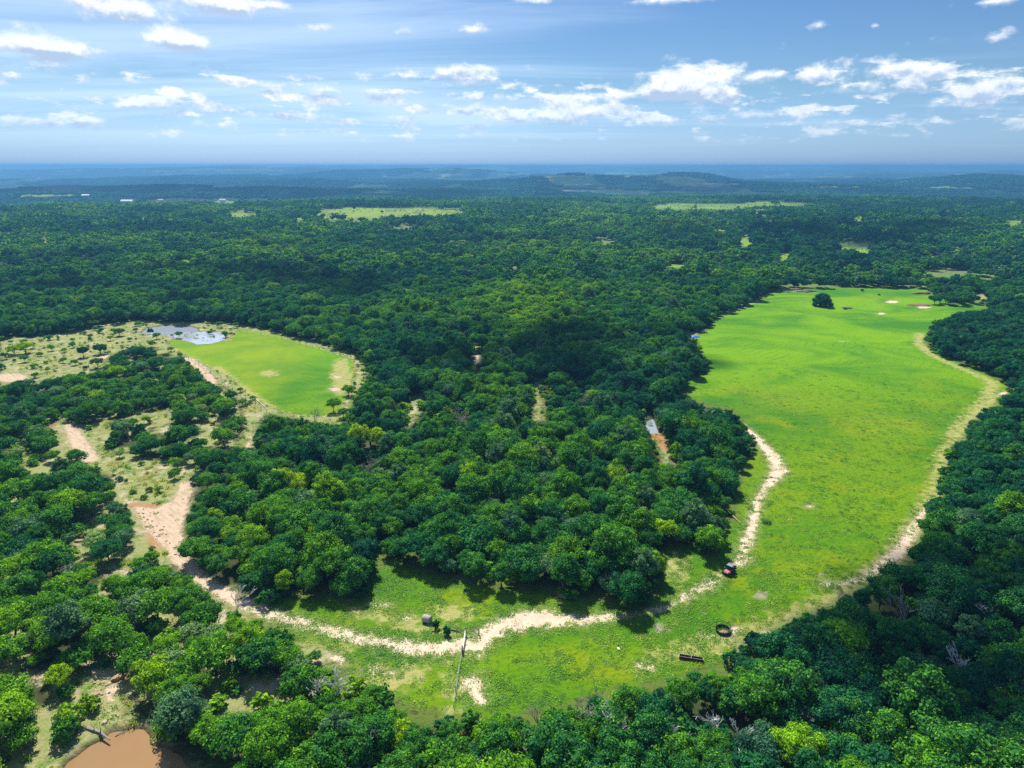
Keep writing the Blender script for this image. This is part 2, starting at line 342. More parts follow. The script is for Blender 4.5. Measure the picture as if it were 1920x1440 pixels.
def leaf_mat(name, stops, trans=.28, gloss=.004):
    m, b = new_mat(name)
    a = b.n('ShaderNodeAttribute', attribute_type='INSTANCER', attribute_name='tint').outputs['Fac']
    lv = b.n('ShaderNodeAttribute', attribute_type='GEOMETRY', attribute_name='leafvar').outputs['Fac']
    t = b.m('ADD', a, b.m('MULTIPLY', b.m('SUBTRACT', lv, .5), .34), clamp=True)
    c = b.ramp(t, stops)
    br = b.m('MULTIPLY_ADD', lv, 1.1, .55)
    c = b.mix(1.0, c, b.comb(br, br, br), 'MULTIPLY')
    d = b.n('ShaderNodeBsdfDiffuse'); b.put(d.inputs[0], c)
    tr = b.n('ShaderNodeBsdfTranslucent'); b.put(tr.inputs[0], b.mix(1.0, c, (1.35, 1.35, .55), 'MULTIPLY'))
    mx = b.n('ShaderNodeMixShader'); mx.inputs[0].default_value = trans
    b.t.links.new(d.outputs[0], mx.inputs[1]); b.t.links.new(tr.outputs[0], mx.inputs[2])
    g = b.n('ShaderNodeBsdfGlossy'); g.inputs['Roughness'].default_value = .6; g.inputs[0].default_value = (.8, .9, .8, 1)
    m2 = b.n('ShaderNodeMixShader'); m2.inputs[0].default_value = gloss
    b.t.links.new(mx.outputs[0], m2.inputs[1]); b.t.links.new(g.outputs[0], m2.inputs[2])
    out_surface(b, m2.outputs[0]); return m

M_LEAF = leaf_mat('broadleaf foliage', [(0, (.008, .080, .055)), (.25, (.022, .145, .042)), (.5, (.090, .265, .016)), (.78, (.20, .38, .010)), (1, (.33, .50, .006))])
M_PALE = leaf_mat('silvery foliage', [(0, (.045, .15, .085)), (.4, (.095, .225, .095)), (1, (.26, .38, .12))])
M_WEED = leaf_mat('weeds', [(0, (.05, .19, .006)), (.5, (.14, .31, .004)), (.8, (.30, .34, .04)), (1, (.50, .42, .16))], .4, .02)
M_GRAY = leaf_mat('dry twigs', [(0, (.12, .10, .11)), (1, (.28, .25, .24))], .05, .02)
M_BARK = plain('dark bark', (.085, .062, .048), .9, scale=3)
M_DEAD = plain('bleached dead wood', (.62, .59, .58), .85, scale=3)
M_DEADDK = plain('grey dead wood', (.27, .235, .25), .9, scale=3)

def ground_mat():
    m, b = new_mat('ranch land')
    g = b.n('ShaderNodeNewGeometry'); pos = g.outputs['Position']
    att = lambda k: b.n('ShaderNodeAttribute', attribute_type='GEOMETRY', attribute_name=k).outputs['Fac']
    x, y, z = b.sep(pos)
    r = b.m('SQRT', b.m('ADD', b.m('MULTIPLY', x, x), b.m('MULTIPLY', y, y)))
    n_f = b.noise(pos, 2.6, 5, .62)          # sub-metre
    n_m = b.noise(pos, .55, 5, .6)           # couple of metres
    n_l = b.noise(pos, .06, 5, .6)           # tens of metres
    n_x = b.noise(pos, .014, 5, .6, dist=.6)
    n_h = b.noise(pos, 1.1, 5, .72)
    # forest floor
    c = b.mix(b.ss(n_m, .35, .65), (.055, .05, .024), (.045, .09, .02))
    c = b.mix(b.m('MULTIPLY', b.ss(n_l, .55, .72), .5), c, (.18, .16, .07))
    c = b.mix(b.ss(r, 380, 520), c, b.mix(b.ss(n_m, .35, .6), (.07, .15, .04), (.17, .22, .07)))
    spill = b.m('MULTIPLY', b.ss(att('sd_field'), -8.5, -1.0), b.ss(n_m, .25, .5))
    c = b.mix(b.m('MULTIPLY', spill, .9), c, b.mix(n_f, (.055, .13, .018), (.17, .22, .04)))
    # far wood seen as one mass
    fa = b.ss(r, 1500, 2300)
    n_t = b.noise(pos, .045, 6, .7); n_p = b.noise(pos, .0042, 5, .62)
    cf = b.mix(b.ss(n_t, .38, .66), (.010, .035, .016), (.042, .095, .026))
    sq = b.comb(b.m('MULTIPLY', x, .0016), b.m('MULTIPLY', y, .0030), 0.0)
    n_o = b.noise(sq, 1.0, 6, .66)
    cf = b.mix(b.m('MULTIPLY', b.ss(n_o, .54, .64), .8), cf, (.17, .22, .085))
    cf = b.mix(b.m('MULTIPLY', b.ss(n_p, .60, .68), .7), cf, (.40, .36, .22))
    c = b.mix(fa, c, cf)
    # dry grass
    wob = lambda v, k1, k2: b.m('ADD', v, b.m('ADD', b.m('MULTIPLY', b.m('SUBTRACT', n_m, .5), k1), b.m('MULTIPLY', b.m('SUBTRACT', n_f, .5), k2)))
    ty = b.ss(wob(att('sd_tawny'), 9, 4), -1.2, 1.6)
    ct = b.mix(b.ss(n_m, .36, .62), (.42, .365, .21), (.15, .24, .045))
    ct = b.mix(b.ss(n_l, .42, .62), ct, b.mix(n_f, (.20, .29, .045), (.40, .36, .19)))
    ct = b.mix(b.m('MULTIPLY', b.ss(b.noise(pos, .16, 5, .65), .54, .66), .85), ct, (.56, .46, .35))
    c = b.mix(b.m('MULTIPLY', ty, .9), c, ct)
    # green fields
    fd = b.ss(wob(att('sd_field'), 3.5, 2), -.6, .8)
    n_s = b.noise(b.comb(b.m('MULTIPLY', x, .016), b.m('MULTIPLY', y, .026), 2.2), 1.0, 5, .62, dist=.8)
    up = b.ss(y, 190, 300)
    lo_ = b.mix(b.ss(n_s, .36, .62), (.052, .185, .004), (.135, .255, .002))
    hi_ = b.mix(b.ss(n_s, .36, .62), (.048, .195, .008), (.158, .335, .001))
    lime = b.mix(up, lo_, hi_)
    lime = b.mix(b.m('MULTIPLY', b.m('MULTIPLY', b.ss(n_l, .50, .66), b.m('SUBTRACT', 1.0, up)), .7), lime, (.21, .27, .004))
    lime = b.mix(b.m('MULTIPLY', b.ss(n_x, .55, .72), .5), lime, (.18, .28, .012))
    lime = b.mix(b.m('MULTIPLY', b.ss(n_h, .46, .66), b.m('MULTIPLY_ADD', up, -.35, .70)), lime, (.032, .115, .012))
    lime = b.mix(b.m('MULTIPLY', b.ss(n_f, .56, .78), .3), lime, (.20, .32, .015))
    # rows left by the mower, bending with the field
    cx_, cy_ = ground_at(1180, 600)
    dx = b.m('SUBTRACT', x, cx_); dy = b.m('SUBTRACT', y, cy_)
    rr = b.m('SQRT', b.m('ADD', b.m('MULTIPLY', dx, dx), b.m('MULTIPLY', dy, dy)))
    rr = b.m('ADD', rr, b.m('MULTIPLY', b.noise(pos, .03, 3, .5), 14))
    row = b.m('SINE', b.m('MULTIPLY', rr, 2 * math.pi / 3.4))
    rowm = b.m('MULTIPLY', b.ss(row, .55, .95), b.ss(b.noise(b.comb(x, y, 5.0), .035, 4, .6), .46, .60))
    rowm = b.m('MULTIPLY', rowm, b.ss(n_m, .35, .55))
    rowm = b.m('MULTIPLY', rowm, b.ss(y, 175, 230))
    lime = b.mix(b.m('MULTIPLY', rowm, .34), lime, (.035, .13, .012))
    lime = b.mix(b.m('MULTIPLY', b.m('MULTIPLY', b.ss(x, -80, -100), b.ss(y, 200, 240)), .7), lime, b.mix(b.ss(n_l, .4, .6), (.15, .26, .010), (.225, .31, .008)))
    # worn field corners and pale bits
    lime = b.mix(b.m('MULTIPLY', b.ss(b.noise(pos, .22, 6, .68), .66, .76), .6), lime, (.30, .29, .12))
    c = b.mix(fd, c, lime)
    c = b.mix(b.m('MULTIPLY', b.m('MULTIPLY', ty, fd), b.ss(n_m, .30, .60, .5, .98)), c, b.mix(n_f, (.46, .40, .18), (.26, .29, .06)))
    # mud, red dirt, sand
    md = b.ss(wob(att('sd_mud'), 3, 3.4), .2, 1.5)
    c = b.mix(b.m('MULTIPLY', md, .9), c, b.mix(n_f, (.20, .14, .12), (.46, .38, .33)))
    rd = b.ss(wob(att('sd_red'), 4, 3), -.2, 1.0)
    c = b.mix(rd, c, b.mix(n_f, (.30, .12, .05), (.50, .27, .15)))
    sdv = att('sd_sand')
    sd = b.ss(wob(sdv, 2.4, 3.8), -.35, .5)
    halo = b.m('MULTIPLY', b.ss(wob(sdv, 3.5, 7), -2.0, .6), .5)
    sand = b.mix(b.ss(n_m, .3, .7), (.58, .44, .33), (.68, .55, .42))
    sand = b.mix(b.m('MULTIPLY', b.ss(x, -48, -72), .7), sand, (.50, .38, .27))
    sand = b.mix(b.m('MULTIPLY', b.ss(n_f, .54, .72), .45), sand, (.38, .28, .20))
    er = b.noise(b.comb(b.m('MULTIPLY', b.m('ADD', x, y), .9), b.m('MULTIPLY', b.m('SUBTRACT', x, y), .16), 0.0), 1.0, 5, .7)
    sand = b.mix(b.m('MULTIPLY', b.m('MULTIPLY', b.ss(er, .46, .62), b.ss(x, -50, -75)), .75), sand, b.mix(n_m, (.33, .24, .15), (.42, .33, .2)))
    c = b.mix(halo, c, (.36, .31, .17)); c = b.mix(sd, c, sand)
    wt = b.ss(att('sd_wet'), -1.2, .3)
    c = b.mix(b.m('MULTIPLY', wt, .8), c, (.085, .055, .035))
    p = b.n('ShaderNodeBsdfPrincipled'); b.put(p.inputs['Base Color'], c)
    p.inputs['Roughness'].default_value = .95; p.inputs['Specular IOR Level'].default_value = .08
    bp = b.n('ShaderNodeBump'); bp.inputs['Strength'].default_value = .8
    hh = b.m('ADD', b.m('MULTIPLY', n_h, .55), b.m('MULTIPLY', n_f, .22))
    hh = b.m('SUBTRACT', hh, b.m('MULTIPLY', sd, b.m('MULTIPLY', n_h, .35)))
    hh = b.m('SUBTRACT', hh, b.m('MULTIPLY', rowm, .12))
    hh = b.m('ADD', hh, b.m('MULTIPLY', fa, b.m('MULTIPLY', n_t, 26)))
    b.put(bp.inputs['Height'], hh); bp.inputs['Distance'].default_value = .8
    b.put(p.inputs['Normal'], bp.outputs[0])
    out_surface(b, p.outputs[0]); return m
M_GROUND = ground_mat()

def water_mat(name, col, rough, bump, spec=.5, scale=1.5):
    m, b = new_mat(name)
    pos = b.n('ShaderNodeNewGeometry').outputs['Position']
    n = b.noise(pos, scale, 4, .55); n2 = b.noise(pos, .12, 4, .6)
    p = b.n('ShaderNodeBsdfPrincipled'); b.put(p.inputs['Base Color'], b.mix(n2, tuple(v * .9 for v in col), tuple(v * 1.1 for v in col)))
    p.inputs['Roughness'].default_value = rough; p.inputs['Specular IOR Level'].default_value = spec; p.inputs['IOR'].default_value = 1.33
    bp = b.n('ShaderNodeBump'); b.put(bp.inputs['Height'], n); bp.inputs['Strength'].default_value = bump; bp.inputs['Distance'].default_value = .03
    b.put(p.inputs['Normal'], bp.outputs[0]); out_surface(b, p.outputs[0]); return m

# ------------------------------------------------------------------ mesh helpers
def arr_mesh(name, V, quads=None, tris=None, attrs=None, smooth=True, mat=None):
    me = bpy.data.meshes.new(name)
    nq = 0 if quads is None else len(quads); nt = 0 if tris is None else len(tris)
    me.vertices.add(len(V)); me.vertices.foreach_set('co', np.asarray(V, np.float32).ravel())
    idx = np.concatenate([np.asarray(a, np.int32).ravel() for a in ([quads] if nq else []) + ([tris] if nt else [])])
    me.loops.add(len(idx)); me.loops.foreach_set('vertex_index', idx)
    me.polygons.add(nq + nt)
    st = np.concatenate([np.arange(nq) * 4, nq * 4 + np.arange(nt) * 3]).astype(np.int32)
    me.polygons.foreach_set('loop_start', st)
    me.polygons.foreach_set('use_smooth', np.full(nq + nt, smooth))
    for k, v in (attrs or {}).items():
        a = me.attributes.new(k, 'FLOAT', 'POINT'); a.data.foreach_set('value', np.asarray(v, np.float32))
    me.update(calc_edges=True)
    if mat: me.materials.append(mat)
    return me

def link(name, me, parent=None, loc=None, rot=None, scale=None):
    o = bpy.data.objects.new(name, me); COL.objects.link(o)
    if parent: o.parent = parent
    if loc is not None: o.location = loc
    if rot is not None: o.rotation_euler = rot
    if scale is not None: o.scale = scale
    return o

def tag(o, label=None, cat=None, group=None, kind=None):
    if label: o['label'] = label
    if cat: o['category'] = cat
    if group: o['group'] = group
    if kind: o['kind'] = kind
    return o

def thing(name, label, cat, loc, rz=0, group=None):
    o = link(name, None, None, loc, (0, 0, rz)); return tag(o, label, cat, group)

class MB:
    """collects simple solids; build() links them as one mesh object"""
    def __init__(s): s.V = []; s.Fc = []
    def add(s, v, f):
        k = len(s.V); s.V += [tuple(q) for q in v]; s.Fc += [tuple(i + k for i in q) for q in f]; return s
    def box(s, c, d, rz=0, taper=1.0, rx=0):
        R = Matrix.Rotation(rz, 3, 'Z') @ Matrix.Rotation(rx, 3, 'X'); v = []
        for k in (-1, 1):
            t = taper if k > 0 else 1
            for i, j in ((-1, -1), (1, -1), (1, 1), (-1, 1)):
                v.append(Vector(c) + R @ Vector((i * d[0] / 2 * t, j * d[1] / 2 * t, k * d[2] / 2)))
        return s.add(v, [(3, 2, 1, 0), (4, 5, 6, 7), (0, 1, 5, 4), (1, 2, 6, 5), (2, 3, 7, 6), (3, 0, 4, 7)])
    def tube(s, pts, r, n=6, cap=True):
        rs = r if isinstance(r, (list, tuple)) else [r] * len(pts); v = []; f = []
        pts = [Vector(p) for p in pts]
        for i, p in enumerate(pts):
            d = (pts[min(i + 1, len(pts) - 1)] - pts[max(i - 1, 0)]).normalized()
            a = d.cross(Vector((0, 0, 1))); a = a.normalized() if a.length > .05 else Vector((1, 0, 0)); c = d.cross(a)
            for k in range(n):
                t = 2 * math.pi * k / n; v.append(p + (a * math.cos(t) + c * math.sin(t)) * rs[i])
        for i in range(len(pts) - 1):
            for k in range(n):
                f.append((i * n + k, i * n + (k + 1) % n, (i + 1) * n + (k + 1) % n, (i + 1) * n + k))
        if cap: f.append(tuple(range(n))[::-1]); f.append(tuple((len(pts) - 1) * n + k for k in range(n)))
        return s.add(v, f)
    def ring(s, c, R, r, n=28, m=5):
        v = []; f = []
        for i in range(n):
            a = 2 * math.pi * i / n
            for k in range(m):
                t = 2 * math.pi * k / m
                v.append((c[0] + (R + r * math.cos(t)) * math.cos(a), c[1] + (R + r * math.cos(t)) * math.sin(a), c[2] + r * math.sin(t)))
        for i in range(n):
            for k in range(m):
                f.append((i * m + k, ((i + 1) % n) * m + k, ((i + 1) % n) * m + (k + 1) % m, i * m + (k + 1) % m))
        return s.add(v, f)
    def mesh(s, name, mat, smooth=False, bevel=0):
        me = bpy.data.meshes.new(name); me.from_pydata(s.V, [], s.Fc)
        if bevel:
            bm = bmesh.new(); bm.from_mesh(me); bmesh.ops.bevel(bm, geom=bm.edges[:] , offset=bevel, segments=2, affect='EDGES', clamp_overlap=True); bm.to_mesh(me); bm.free()
        if smooth: me.polygons.foreach_set('use_smooth', [True] * len(me.polygons))
        me.materials.append(mat); me.update(); return me
    def build(s, name, mat, parent=None, loc=None, rot=None, smooth=False, bevel=0):
        return link(name, s.mesh(name, mat, smooth, bevel), parent, loc, rot)

# ------------------------------------------------------------------ the ground, one sheet cut into its named pieces
POND1_W, POND2_W, MARSH_W = W(P_POND1), W(P_POND2), W(P_MARSH)
CREEK = W([(1207,768),(1214,775),(1220,792),(1224,806)])
def build_ground():
    th = np.radians(np.concatenate([np.arange(-180, -48, 6), np.arange(-48, 48.01, .165), np.arange(54, 180, 6)]))
    rs = [4, 20, 45, 66]
    while rs[-1] < 640: rs.append(rs[-1] * 1.0046)
    k = 1.0046
    while rs[-1] < 13800: k = min(k + .0004, 1.013); rs.append(rs[-1] * k)
    rs = np.array(rs); nr, nt = len(rs), len(th)
    R, T = np.meshgrid(rs, th, indexing='ij'); x = (R * np.sin(T)).ravel(); y = (R * np.cos(T)).ravel()
    z = height(x, y)
    A = {'sd_field': sdf_union(x, y, [(P_FIELD, None), (P_MEADOW, None), (P_SMALL, None), (ell(640, 612, 60, 4), None)]),
         'sd_tawny': sdf_union(x, y, TAWNY), 'sd_sand': sdf_union(x, y, SAND), 'sd_mud': sdf_union(x, y, [(p, None) for p in MUD]),
         'sd_red': sdf_union(x, y, RED)}
    A['sd_tawny'] = np.maximum(A['sd_tawny'], np.minimum(sdf_union(x, y, [(P_SHRUBLAND, None)]), -sdf_union(x, y, [(P_SMALL, None)])))
    left = sdf_union(x, y, [(P_LEFT, None)]); A['sd_tawny'] = np.maximum(A['sd_tawny'], np.minimum(left, (fbm(x / 11, y / 11, 44, 3) - .47) * 22))
    # far clearings: lime grass in the woods
    px, py, _ = project(x, y, z)
    fo = in_grid(G_FAR, px, py) & (y > 400)
    rg_ = (fbm(x / 24, y / 70, 57, 3) - .40) * 14; A['sd_field'] = np.where(fo, np.clip(rg_, -6, 2), A['sd_field']); A['sd_tawny'] = np.where(fo, -.6, A['sd_tawny'])
    wet = np.full(x.shape, -9.0)
    for w, dep in ((POND1_W, 1.6), (POND2_W, 1.3), (MARSH_W, .42)):
        s = np.where(inpoly(x, y, w), 1, -1) * np.minimum(segdist(x, y, w, True), 30)
        s = s + (fbm(x / 2.5, y / 2.5, 41, 3) - .5) * 2.0
        z = z - dep * sstep(s, -1.3, 2.2); wet = np.maximum(wet, np.clip(s, -9, 9))
    s = 1.6 - segdist(x, y, CREEK, False); z = z - 1.2 * sstep(s, -1.5, 1.2); wet = np.maximum(wet, np.clip(s, -9, 9))
    A['sd_wet'] = wet
    ii, jj = np.meshgrid(np.arange(nr - 1), np.arange(nt), indexing='ij')
    j2 = (jj + 1) % nt
    quads = np.stack([ii * nt + jj, ii * nt + j2, (ii + 1) * nt + j2, (ii + 1) * nt + jj], -1).reshape(-1, 4)
    c0 = len(x)
    V = np.stack([x, y, z], 1)
    fx = V[quads].mean(1)
    def at(k): return A[k][quads].mean(1)
    inF = inpoly(fx[:, 0], fx[:, 1], W(P_FIELD)); inM = inpoly(fx[:, 0], fx[:, 1], W(P_MEADOW)); inS = inpoly(fx[:, 0], fx[:, 1], W(P_SMALL))
    cls = np.zeros(len(quads), int)
    shrub = inpoly(fx[:, 0], fx[:, 1], W(P_SHRUBLAND)) | inpoly(fx[:, 0], fx[:, 1], W(P_GLADE))
    cls[shrub] = 4; cls[inM] = 2; cls[inS] = 3; cls[inF] = 1
    sand = at('sd_sand') > 0
    cls[sand & (fx[:, 1] < 340)] = 5
    names = {0: ('ground', 'wooded ranch ground running out to the hills on the horizon'), 1: ('hay_field', 'large bright green hay field ringed by woods'),
             2: ('meadow', 'small green meadow split by a sandy track, in front of the wood'), 3: ('fenced_field', 'smaller lime green field beside the stock pond'),
             4: ('scrub_clearing', 'dry tawny clearing with scattered scrub and bare dirt'), 5: ('dirt_track', 'pale sandy track and bare sand patches through the meadow')}
    for ci, (nm, lab) in names.items():
        q = quads[cls == ci]
        if not len(q): continue
        u, inv = np.unique(q, return_inverse=True); inv = inv.reshape(q.shape)
        tris = None
        me = arr_mesh(nm, V[u], inv, None, {k_: v[u] for k_, v in A.items()}, True, M_GROUND)
        tag(link(nm, me), lab, None, None, 'structure')
    mb = MB(); a = [(4.2 * math.sin(t), 4.2 * math.cos(t), float(height(0, 4)) - .003) for t in np.linspace(0, 2 * math.pi, 24, endpoint=False)]
    mb.add(a, [tuple(range(24))[::-1]]); tag(mb.build('ground', M_GROUND), 'bare ground straight below', None, None, 'structure')
build_ground()

def water(name, pts, z, mat, lab, grow=1.5):
    cx = sum(p[0] for p in pts) / len(pts); cy = sum(p[1] for p in pts) / len(pts)
    o = []
    for p in pts:
        d = math.hypot(p[0] - cx, p[1] - cy); k = (d + grow) / d; o.append((cx + (p[0] - cx) * k, cy + (p[1] - cy) * k, z))
    me = bpy.data.meshes.new(name); me.from_pydata(o, [], [tuple(range(len(o)))]); me.materials.append(mat)
    bm = bmesh.new(); bm.from_mesh(me); bmesh.ops.triangulate(bm, faces=bm.faces); bmesh.ops.recalc_face_normals(bm, faces=bm.faces)
    for f in bm.faces:
        if f.normal.z < 0: f.normal_flip()
    bm.to_mesh(me); bm.free()
    return tag(link(name, me), lab, None, None, 'structure')
def hz(p): return float(height(p[0], p[1]))
zc = lambda pts: hz((sum(p[0] for p in pts) / len(pts), sum(p[1] for p in pts) / len(pts)))
M_MUDWATER = water_mat('muddy water', (.29, .175, .078), .08, .08, .45, .8)
M_POND = water_mat('pond water', (.30, .33, .40), .08, .25, .6, 2.0)
M_CREEK = water_mat('creek water', (.30, .36, .45), .08, .2, .6)
water('muddy_pond', POND1_W, zc(POND1_W) - .5, M_MUDWATER, 'round pond of muddy brown water beside the scrub')
water('stock_pond', POND2_W, zc(POND2_W) - .55, M_POND, 'long pale stock pond at the corner of the fenced field')
water('marsh_pool', MARSH_W, zc(MARSH_W) - .14, water_mat('shallow water', (.38, .42, .54), .06, .2, .8, 3.0), 'shallow glittering pool full of reeds at the edge of the fenced field')
water('creek', [(c[0] + dx, c[1] + dy) for c, dx, dy in [(CREEK[0], -1.5, 2), (CREEK[0], 1.5, 2), (CREEK[1], 1.8, 0), (CREEK[2], 1.8, 0), (CREEK[3], 1.5, -2), (CREEK[3], -1.5, -2), (CREEK[2], -1.8, 0), (CREEK[1], -1.8, 0)]], zc(CREEK) - .7, M_CREEK, 'glint of creek water between the trees')

# ------------------------------------------------------------------ trees
def unit(v): return v / np.maximum(np.linalg.norm(v, axis=-1, keepdims=True), 1e-9)
ICO = {}
def ico(sub):
    if sub not in ICO:
        bm = bmesh.new(); bmesh.ops.create_icosphere(bm, subdivisions=sub, radius=1)
        ICO[sub] = (np.array([v.co[:] for v in bm.verts]), np.array([[v.index for v in f.verts] for f in bm.faces])); bm.free()
    return ICO[sub]

def crown_mesh(name, seed, R, Hc, z0, lobes, nleaf, ls, mat, flat=.0, core=.70, ragged=.2, sub=2, spire=0.0, lop=0.0):
    """foliage: sprays of small leaf clumps over many lobes, each lobe round a solid core, added and darkened to deepen the inner shade"""
    rg = np.random.default_rng(seed); C = []; Rr = []
    lobes = int(lobes * 1.7)
    for i in range(lobes):
        u = (i + .5) / lobes; ph = i * 2.399963 + rg.uniform(-.5, .5)
        cz = 1 - 1.45 * u; sr = math.sqrt(max(1 - cz * cz, 0)); k = rg.uniform(.52, .88) * (1 - spire * max(cz, 0) * .3)
        C.append((sr * math.cos(ph) * R * k, sr * math.sin(ph) * R * k, z0 + Hc * (.5 + .5 * cz * k * (1 + spire * .4)) - flat * Hc * .2 * cz * cz))
        Rr.append(R * rg.uniform(.17, .33) * (1 - .12 * max(cz, 0)))
    C.append((0, 0, z0 + Hc * .42)); Rr.append(R * .52)
    if lop:      # one-sided crowns, some with a lobe standing off
        th = rg.uniform(0, 6.283); ux, uy = math.cos(th), math.sin(th)
        C = [((cx * (1 - lop * .35 * abs(ux)) + ux * lop * R * .25), (cy * (1 - lop * .35 * abs(uy)) + uy * lop * R * .25), cz_ * (1 + lop * .22 * (cx * ux + cy * uy) / R)) for cx, cy, cz_ in C]
    C = np.array(C); Rr = np.array(Rr); n = len(C)
    area = Rr ** 2; cnt = np.maximum((area / area.sum() * nleaf).astype(int), 6)
    P = []; N = []; LV = []
    for i in range(n):
        k = cnt[i]; d = unit(rg.normal(size=(k, 3))); d[:, 2] = np.where(d[:, 2] < -.25, -d[:, 2], d[:, 2])
        bump = 1 + ragged * np.sin(d[:, 0] * 5 + i) * np.sin(d[:, 1] * 6 + 2 * i) + rg.normal(size=k) * ragged * .8
        sq = np.array([1, 1, .82])
        p = C[i] + d * sq * (Rr[i] * bump)[:, None]
        q = (p[:, None, :] - C[None]) / np.array([1, 1, .82]); dist = np.sqrt((q ** 2).sum(2)) / Rr[None]; dist[:, i] = 9
        keep = dist.min(1) > .74
        P.append(p[keep]); N.append(unit(d[keep] + np.array([0, 0, .15]) + rg.normal(size=(keep.sum(), 3)) * .34)); LV.append(np.clip(.5 + rg.normal() * .16 + rg.normal(size=keep.sum()) * .22, 0, 1))
    P = np.concatenate(P); N = np.concatenate(N); LV = np.concatenate(LV); m = len(P)
    up = unit(rg.normal(size=(m, 3))); A = unit(np.cross(N, up)); B = np.cross(N, A)
    a = (ls * rg.uniform(.6, 1.25, m))[:, None]; bb = a * rg.uniform(.45, .8, (m, 1))
    V = np.stack([P - A * a, P - B * bb + N * a * .15, P + A * a, P + B * bb + N * a * .15], 1).reshape(-1, 3)
    Q = np.arange(4 * m).reshape(m, 4); lv = np.repeat(LV, 4)
    T = None
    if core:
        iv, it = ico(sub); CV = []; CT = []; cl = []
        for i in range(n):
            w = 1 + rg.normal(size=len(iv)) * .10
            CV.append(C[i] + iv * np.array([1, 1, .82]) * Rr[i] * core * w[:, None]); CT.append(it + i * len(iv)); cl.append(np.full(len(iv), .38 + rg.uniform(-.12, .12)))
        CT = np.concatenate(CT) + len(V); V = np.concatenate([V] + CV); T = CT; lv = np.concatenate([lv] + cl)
    return arr_mesh(name, V, Q, T, {'leafvar': lv}, False, mat)

def branch_tree(seed, H, spread, r0, mat, name, depth=4, lean=.1, twigs=True, nb=3, start=.35):
    rr = random.Random(seed); mb = MB()
    def grow(p, d, L, r, lev):
        n = 3; pts = [p]; rad = [r]
        for i in range(n):
            d = (d + Vector((rr.gauss(0, 1), rr.gauss(0, 1), rr.gauss(0, .6))) * .16).normalized()
            p = p + d * L / n; pts.append(p); rad.append(max(r * (1 - .45 * (i + 1) / n), .032))
        mb.tube(pts, rad, 5 if lev < 2 else 3, cap=False)
        if lev >= depth: return
        for k in range(nb + (lev == 0)):
            a = rr.uniform(.5, 1.0) * spread; ax = d.cross(Vector((rr.gauss(0, 1), rr.gauss(0, 1), rr.gauss(0, 1)))).normalized()
            nd = (Quaternion(ax, a) @ d); nd.z += .12; nd.normalize()
            src = pts[-1] if k < 2 else pts[rr.choice((1, 2))]
            grow(src, nd, L * rr.uniform(.55, .8), rad[-1] * rr.uniform(.6, .85), lev + 1)
    grow(Vector((0, 0, -.3)), Vector((rr.gauss(0, lean), rr.gauss(0, lean), 1)).normalized(), H * start, r0, 0)
    return mb.mesh(name, mat)

def trunk_mesh(seed, H, R, r0=.2):
    rr = random.Random(seed); mb = MB(); top = H * rr.uniform(.22, .34)
    bx, by = rr.uniform(-.4, .4), rr.uniform(-.4, .4)
    mb.tube([(0, 0, -.4), (bx * .3, by * .3, top * .5), (bx, by, top)], [r0 * 1.35, r0, r0 * .85], 7)
    for k in range(rr.randint(4, 5)):
        a = k * 1.35 + rr.uniform(-.3, .3); q = rr.uniform(.4, .75)
        e = Vector((bx + math.cos(a) * R * q, by + math.sin(a) * R * q, H * rr.uniform(.6, .85)))
        md = Vector((bx, by, top)).lerp(e, .5) + Vector((rr.uniform(-.4, .4), rr.uniform(-.4, .4), .3))
        mb.tube([(bx, by, top - .1), md, e], [r0 * .7, r0 * .45, r0 * .15], 5)
        for j in range(2):
            e2 = md + Vector((rr.uniform(-1, 1), rr.uniform(-1, 1), rr.uniform(.4, 1))) * R * .4
            mb.tube([md, e2], [r0 * .35, r0 * .1], 4)
    return mb.mesh('trunk', M_BARK)

# one full-detail pattern per look; every planted tree is a copy of one of these, turned and scaled
def pool(seed, n, R_, H_, L_, frac, leaves, ls, **kw):
    rr = random.Random(seed); out = []
    for i in range(n):
        R1, H1 = rr.uniform(*R_), rr.uniform(*H_); z0 = H1 * (1 - frac) * rr.uniform(.7, 1.2)
        mat = M_PALE if kw.get('pale') and i % kw['pale'] == kw['pale'] - 1 else M_LEAF
        out.append((crown_mesh('crown', seed + i, R1, H1 - z0, z0, int(rr.uniform(*L_)), leaves, ls, mat, flat=rr.uniform(0, kw.get('flat', .4)), core=kw.get('core', .68), ragged=rr.uniform(.14, .28), spire=kw.get('spire', 0) * rr.uniform(.3, 1), lop=rr.uniform(.0, .55)), trunk_mesh(seed + 50 + i, H1, R1, kw.get('tr', .2)), R1, H1))
    return out
OAKS = pool(100, 14, (3.2, 4.8), (5.6, 7.8), (14, 24), .74, 4400, .19, pale=14)
ELMS = pool(300, 9, (3.0, 4.3), (8.0, 10.2), (18, 28), .80, 4600, .20, pale=5, spire=.6, tr=.24)
SCRUB = pool(500, 9, (2.2, 3.3), (3.6, 5.0), (10, 17), .72, 2300, .17, pale=4, flat=.8, core=.5, tr=.13)
LONE = [(crown_mesh('crown', 900, 6.0, 10.5, -2.4, 30, 5200, .22, M_LEAF, core=.8, ragged=.15), trunk_mesh(950, 8.4, 5, .3), 5.2, 8.4)]
BUSH = [(crown_mesh('foliage', 700 + i, R, H, .0, L, 420, .17, M_LEAF, core=.6, ragged=.3, sub=1), None, R, H) for i, (R, H, L) in enumerate([(1.1, 1.5, 7), (.8, 1.1, 5), (1.4, 1.7, 8)])]
DEADS = [(branch_tree(800 + i, H, .62, r, mt, 'branches', 4, .12), None, H) for i, (H, r, mt) in enumerate([(8, .2, M_DEAD), (9, .22, M_DEADDK), (7, .18, M_DEAD), (8.5, .2, M_DEADDK)])]

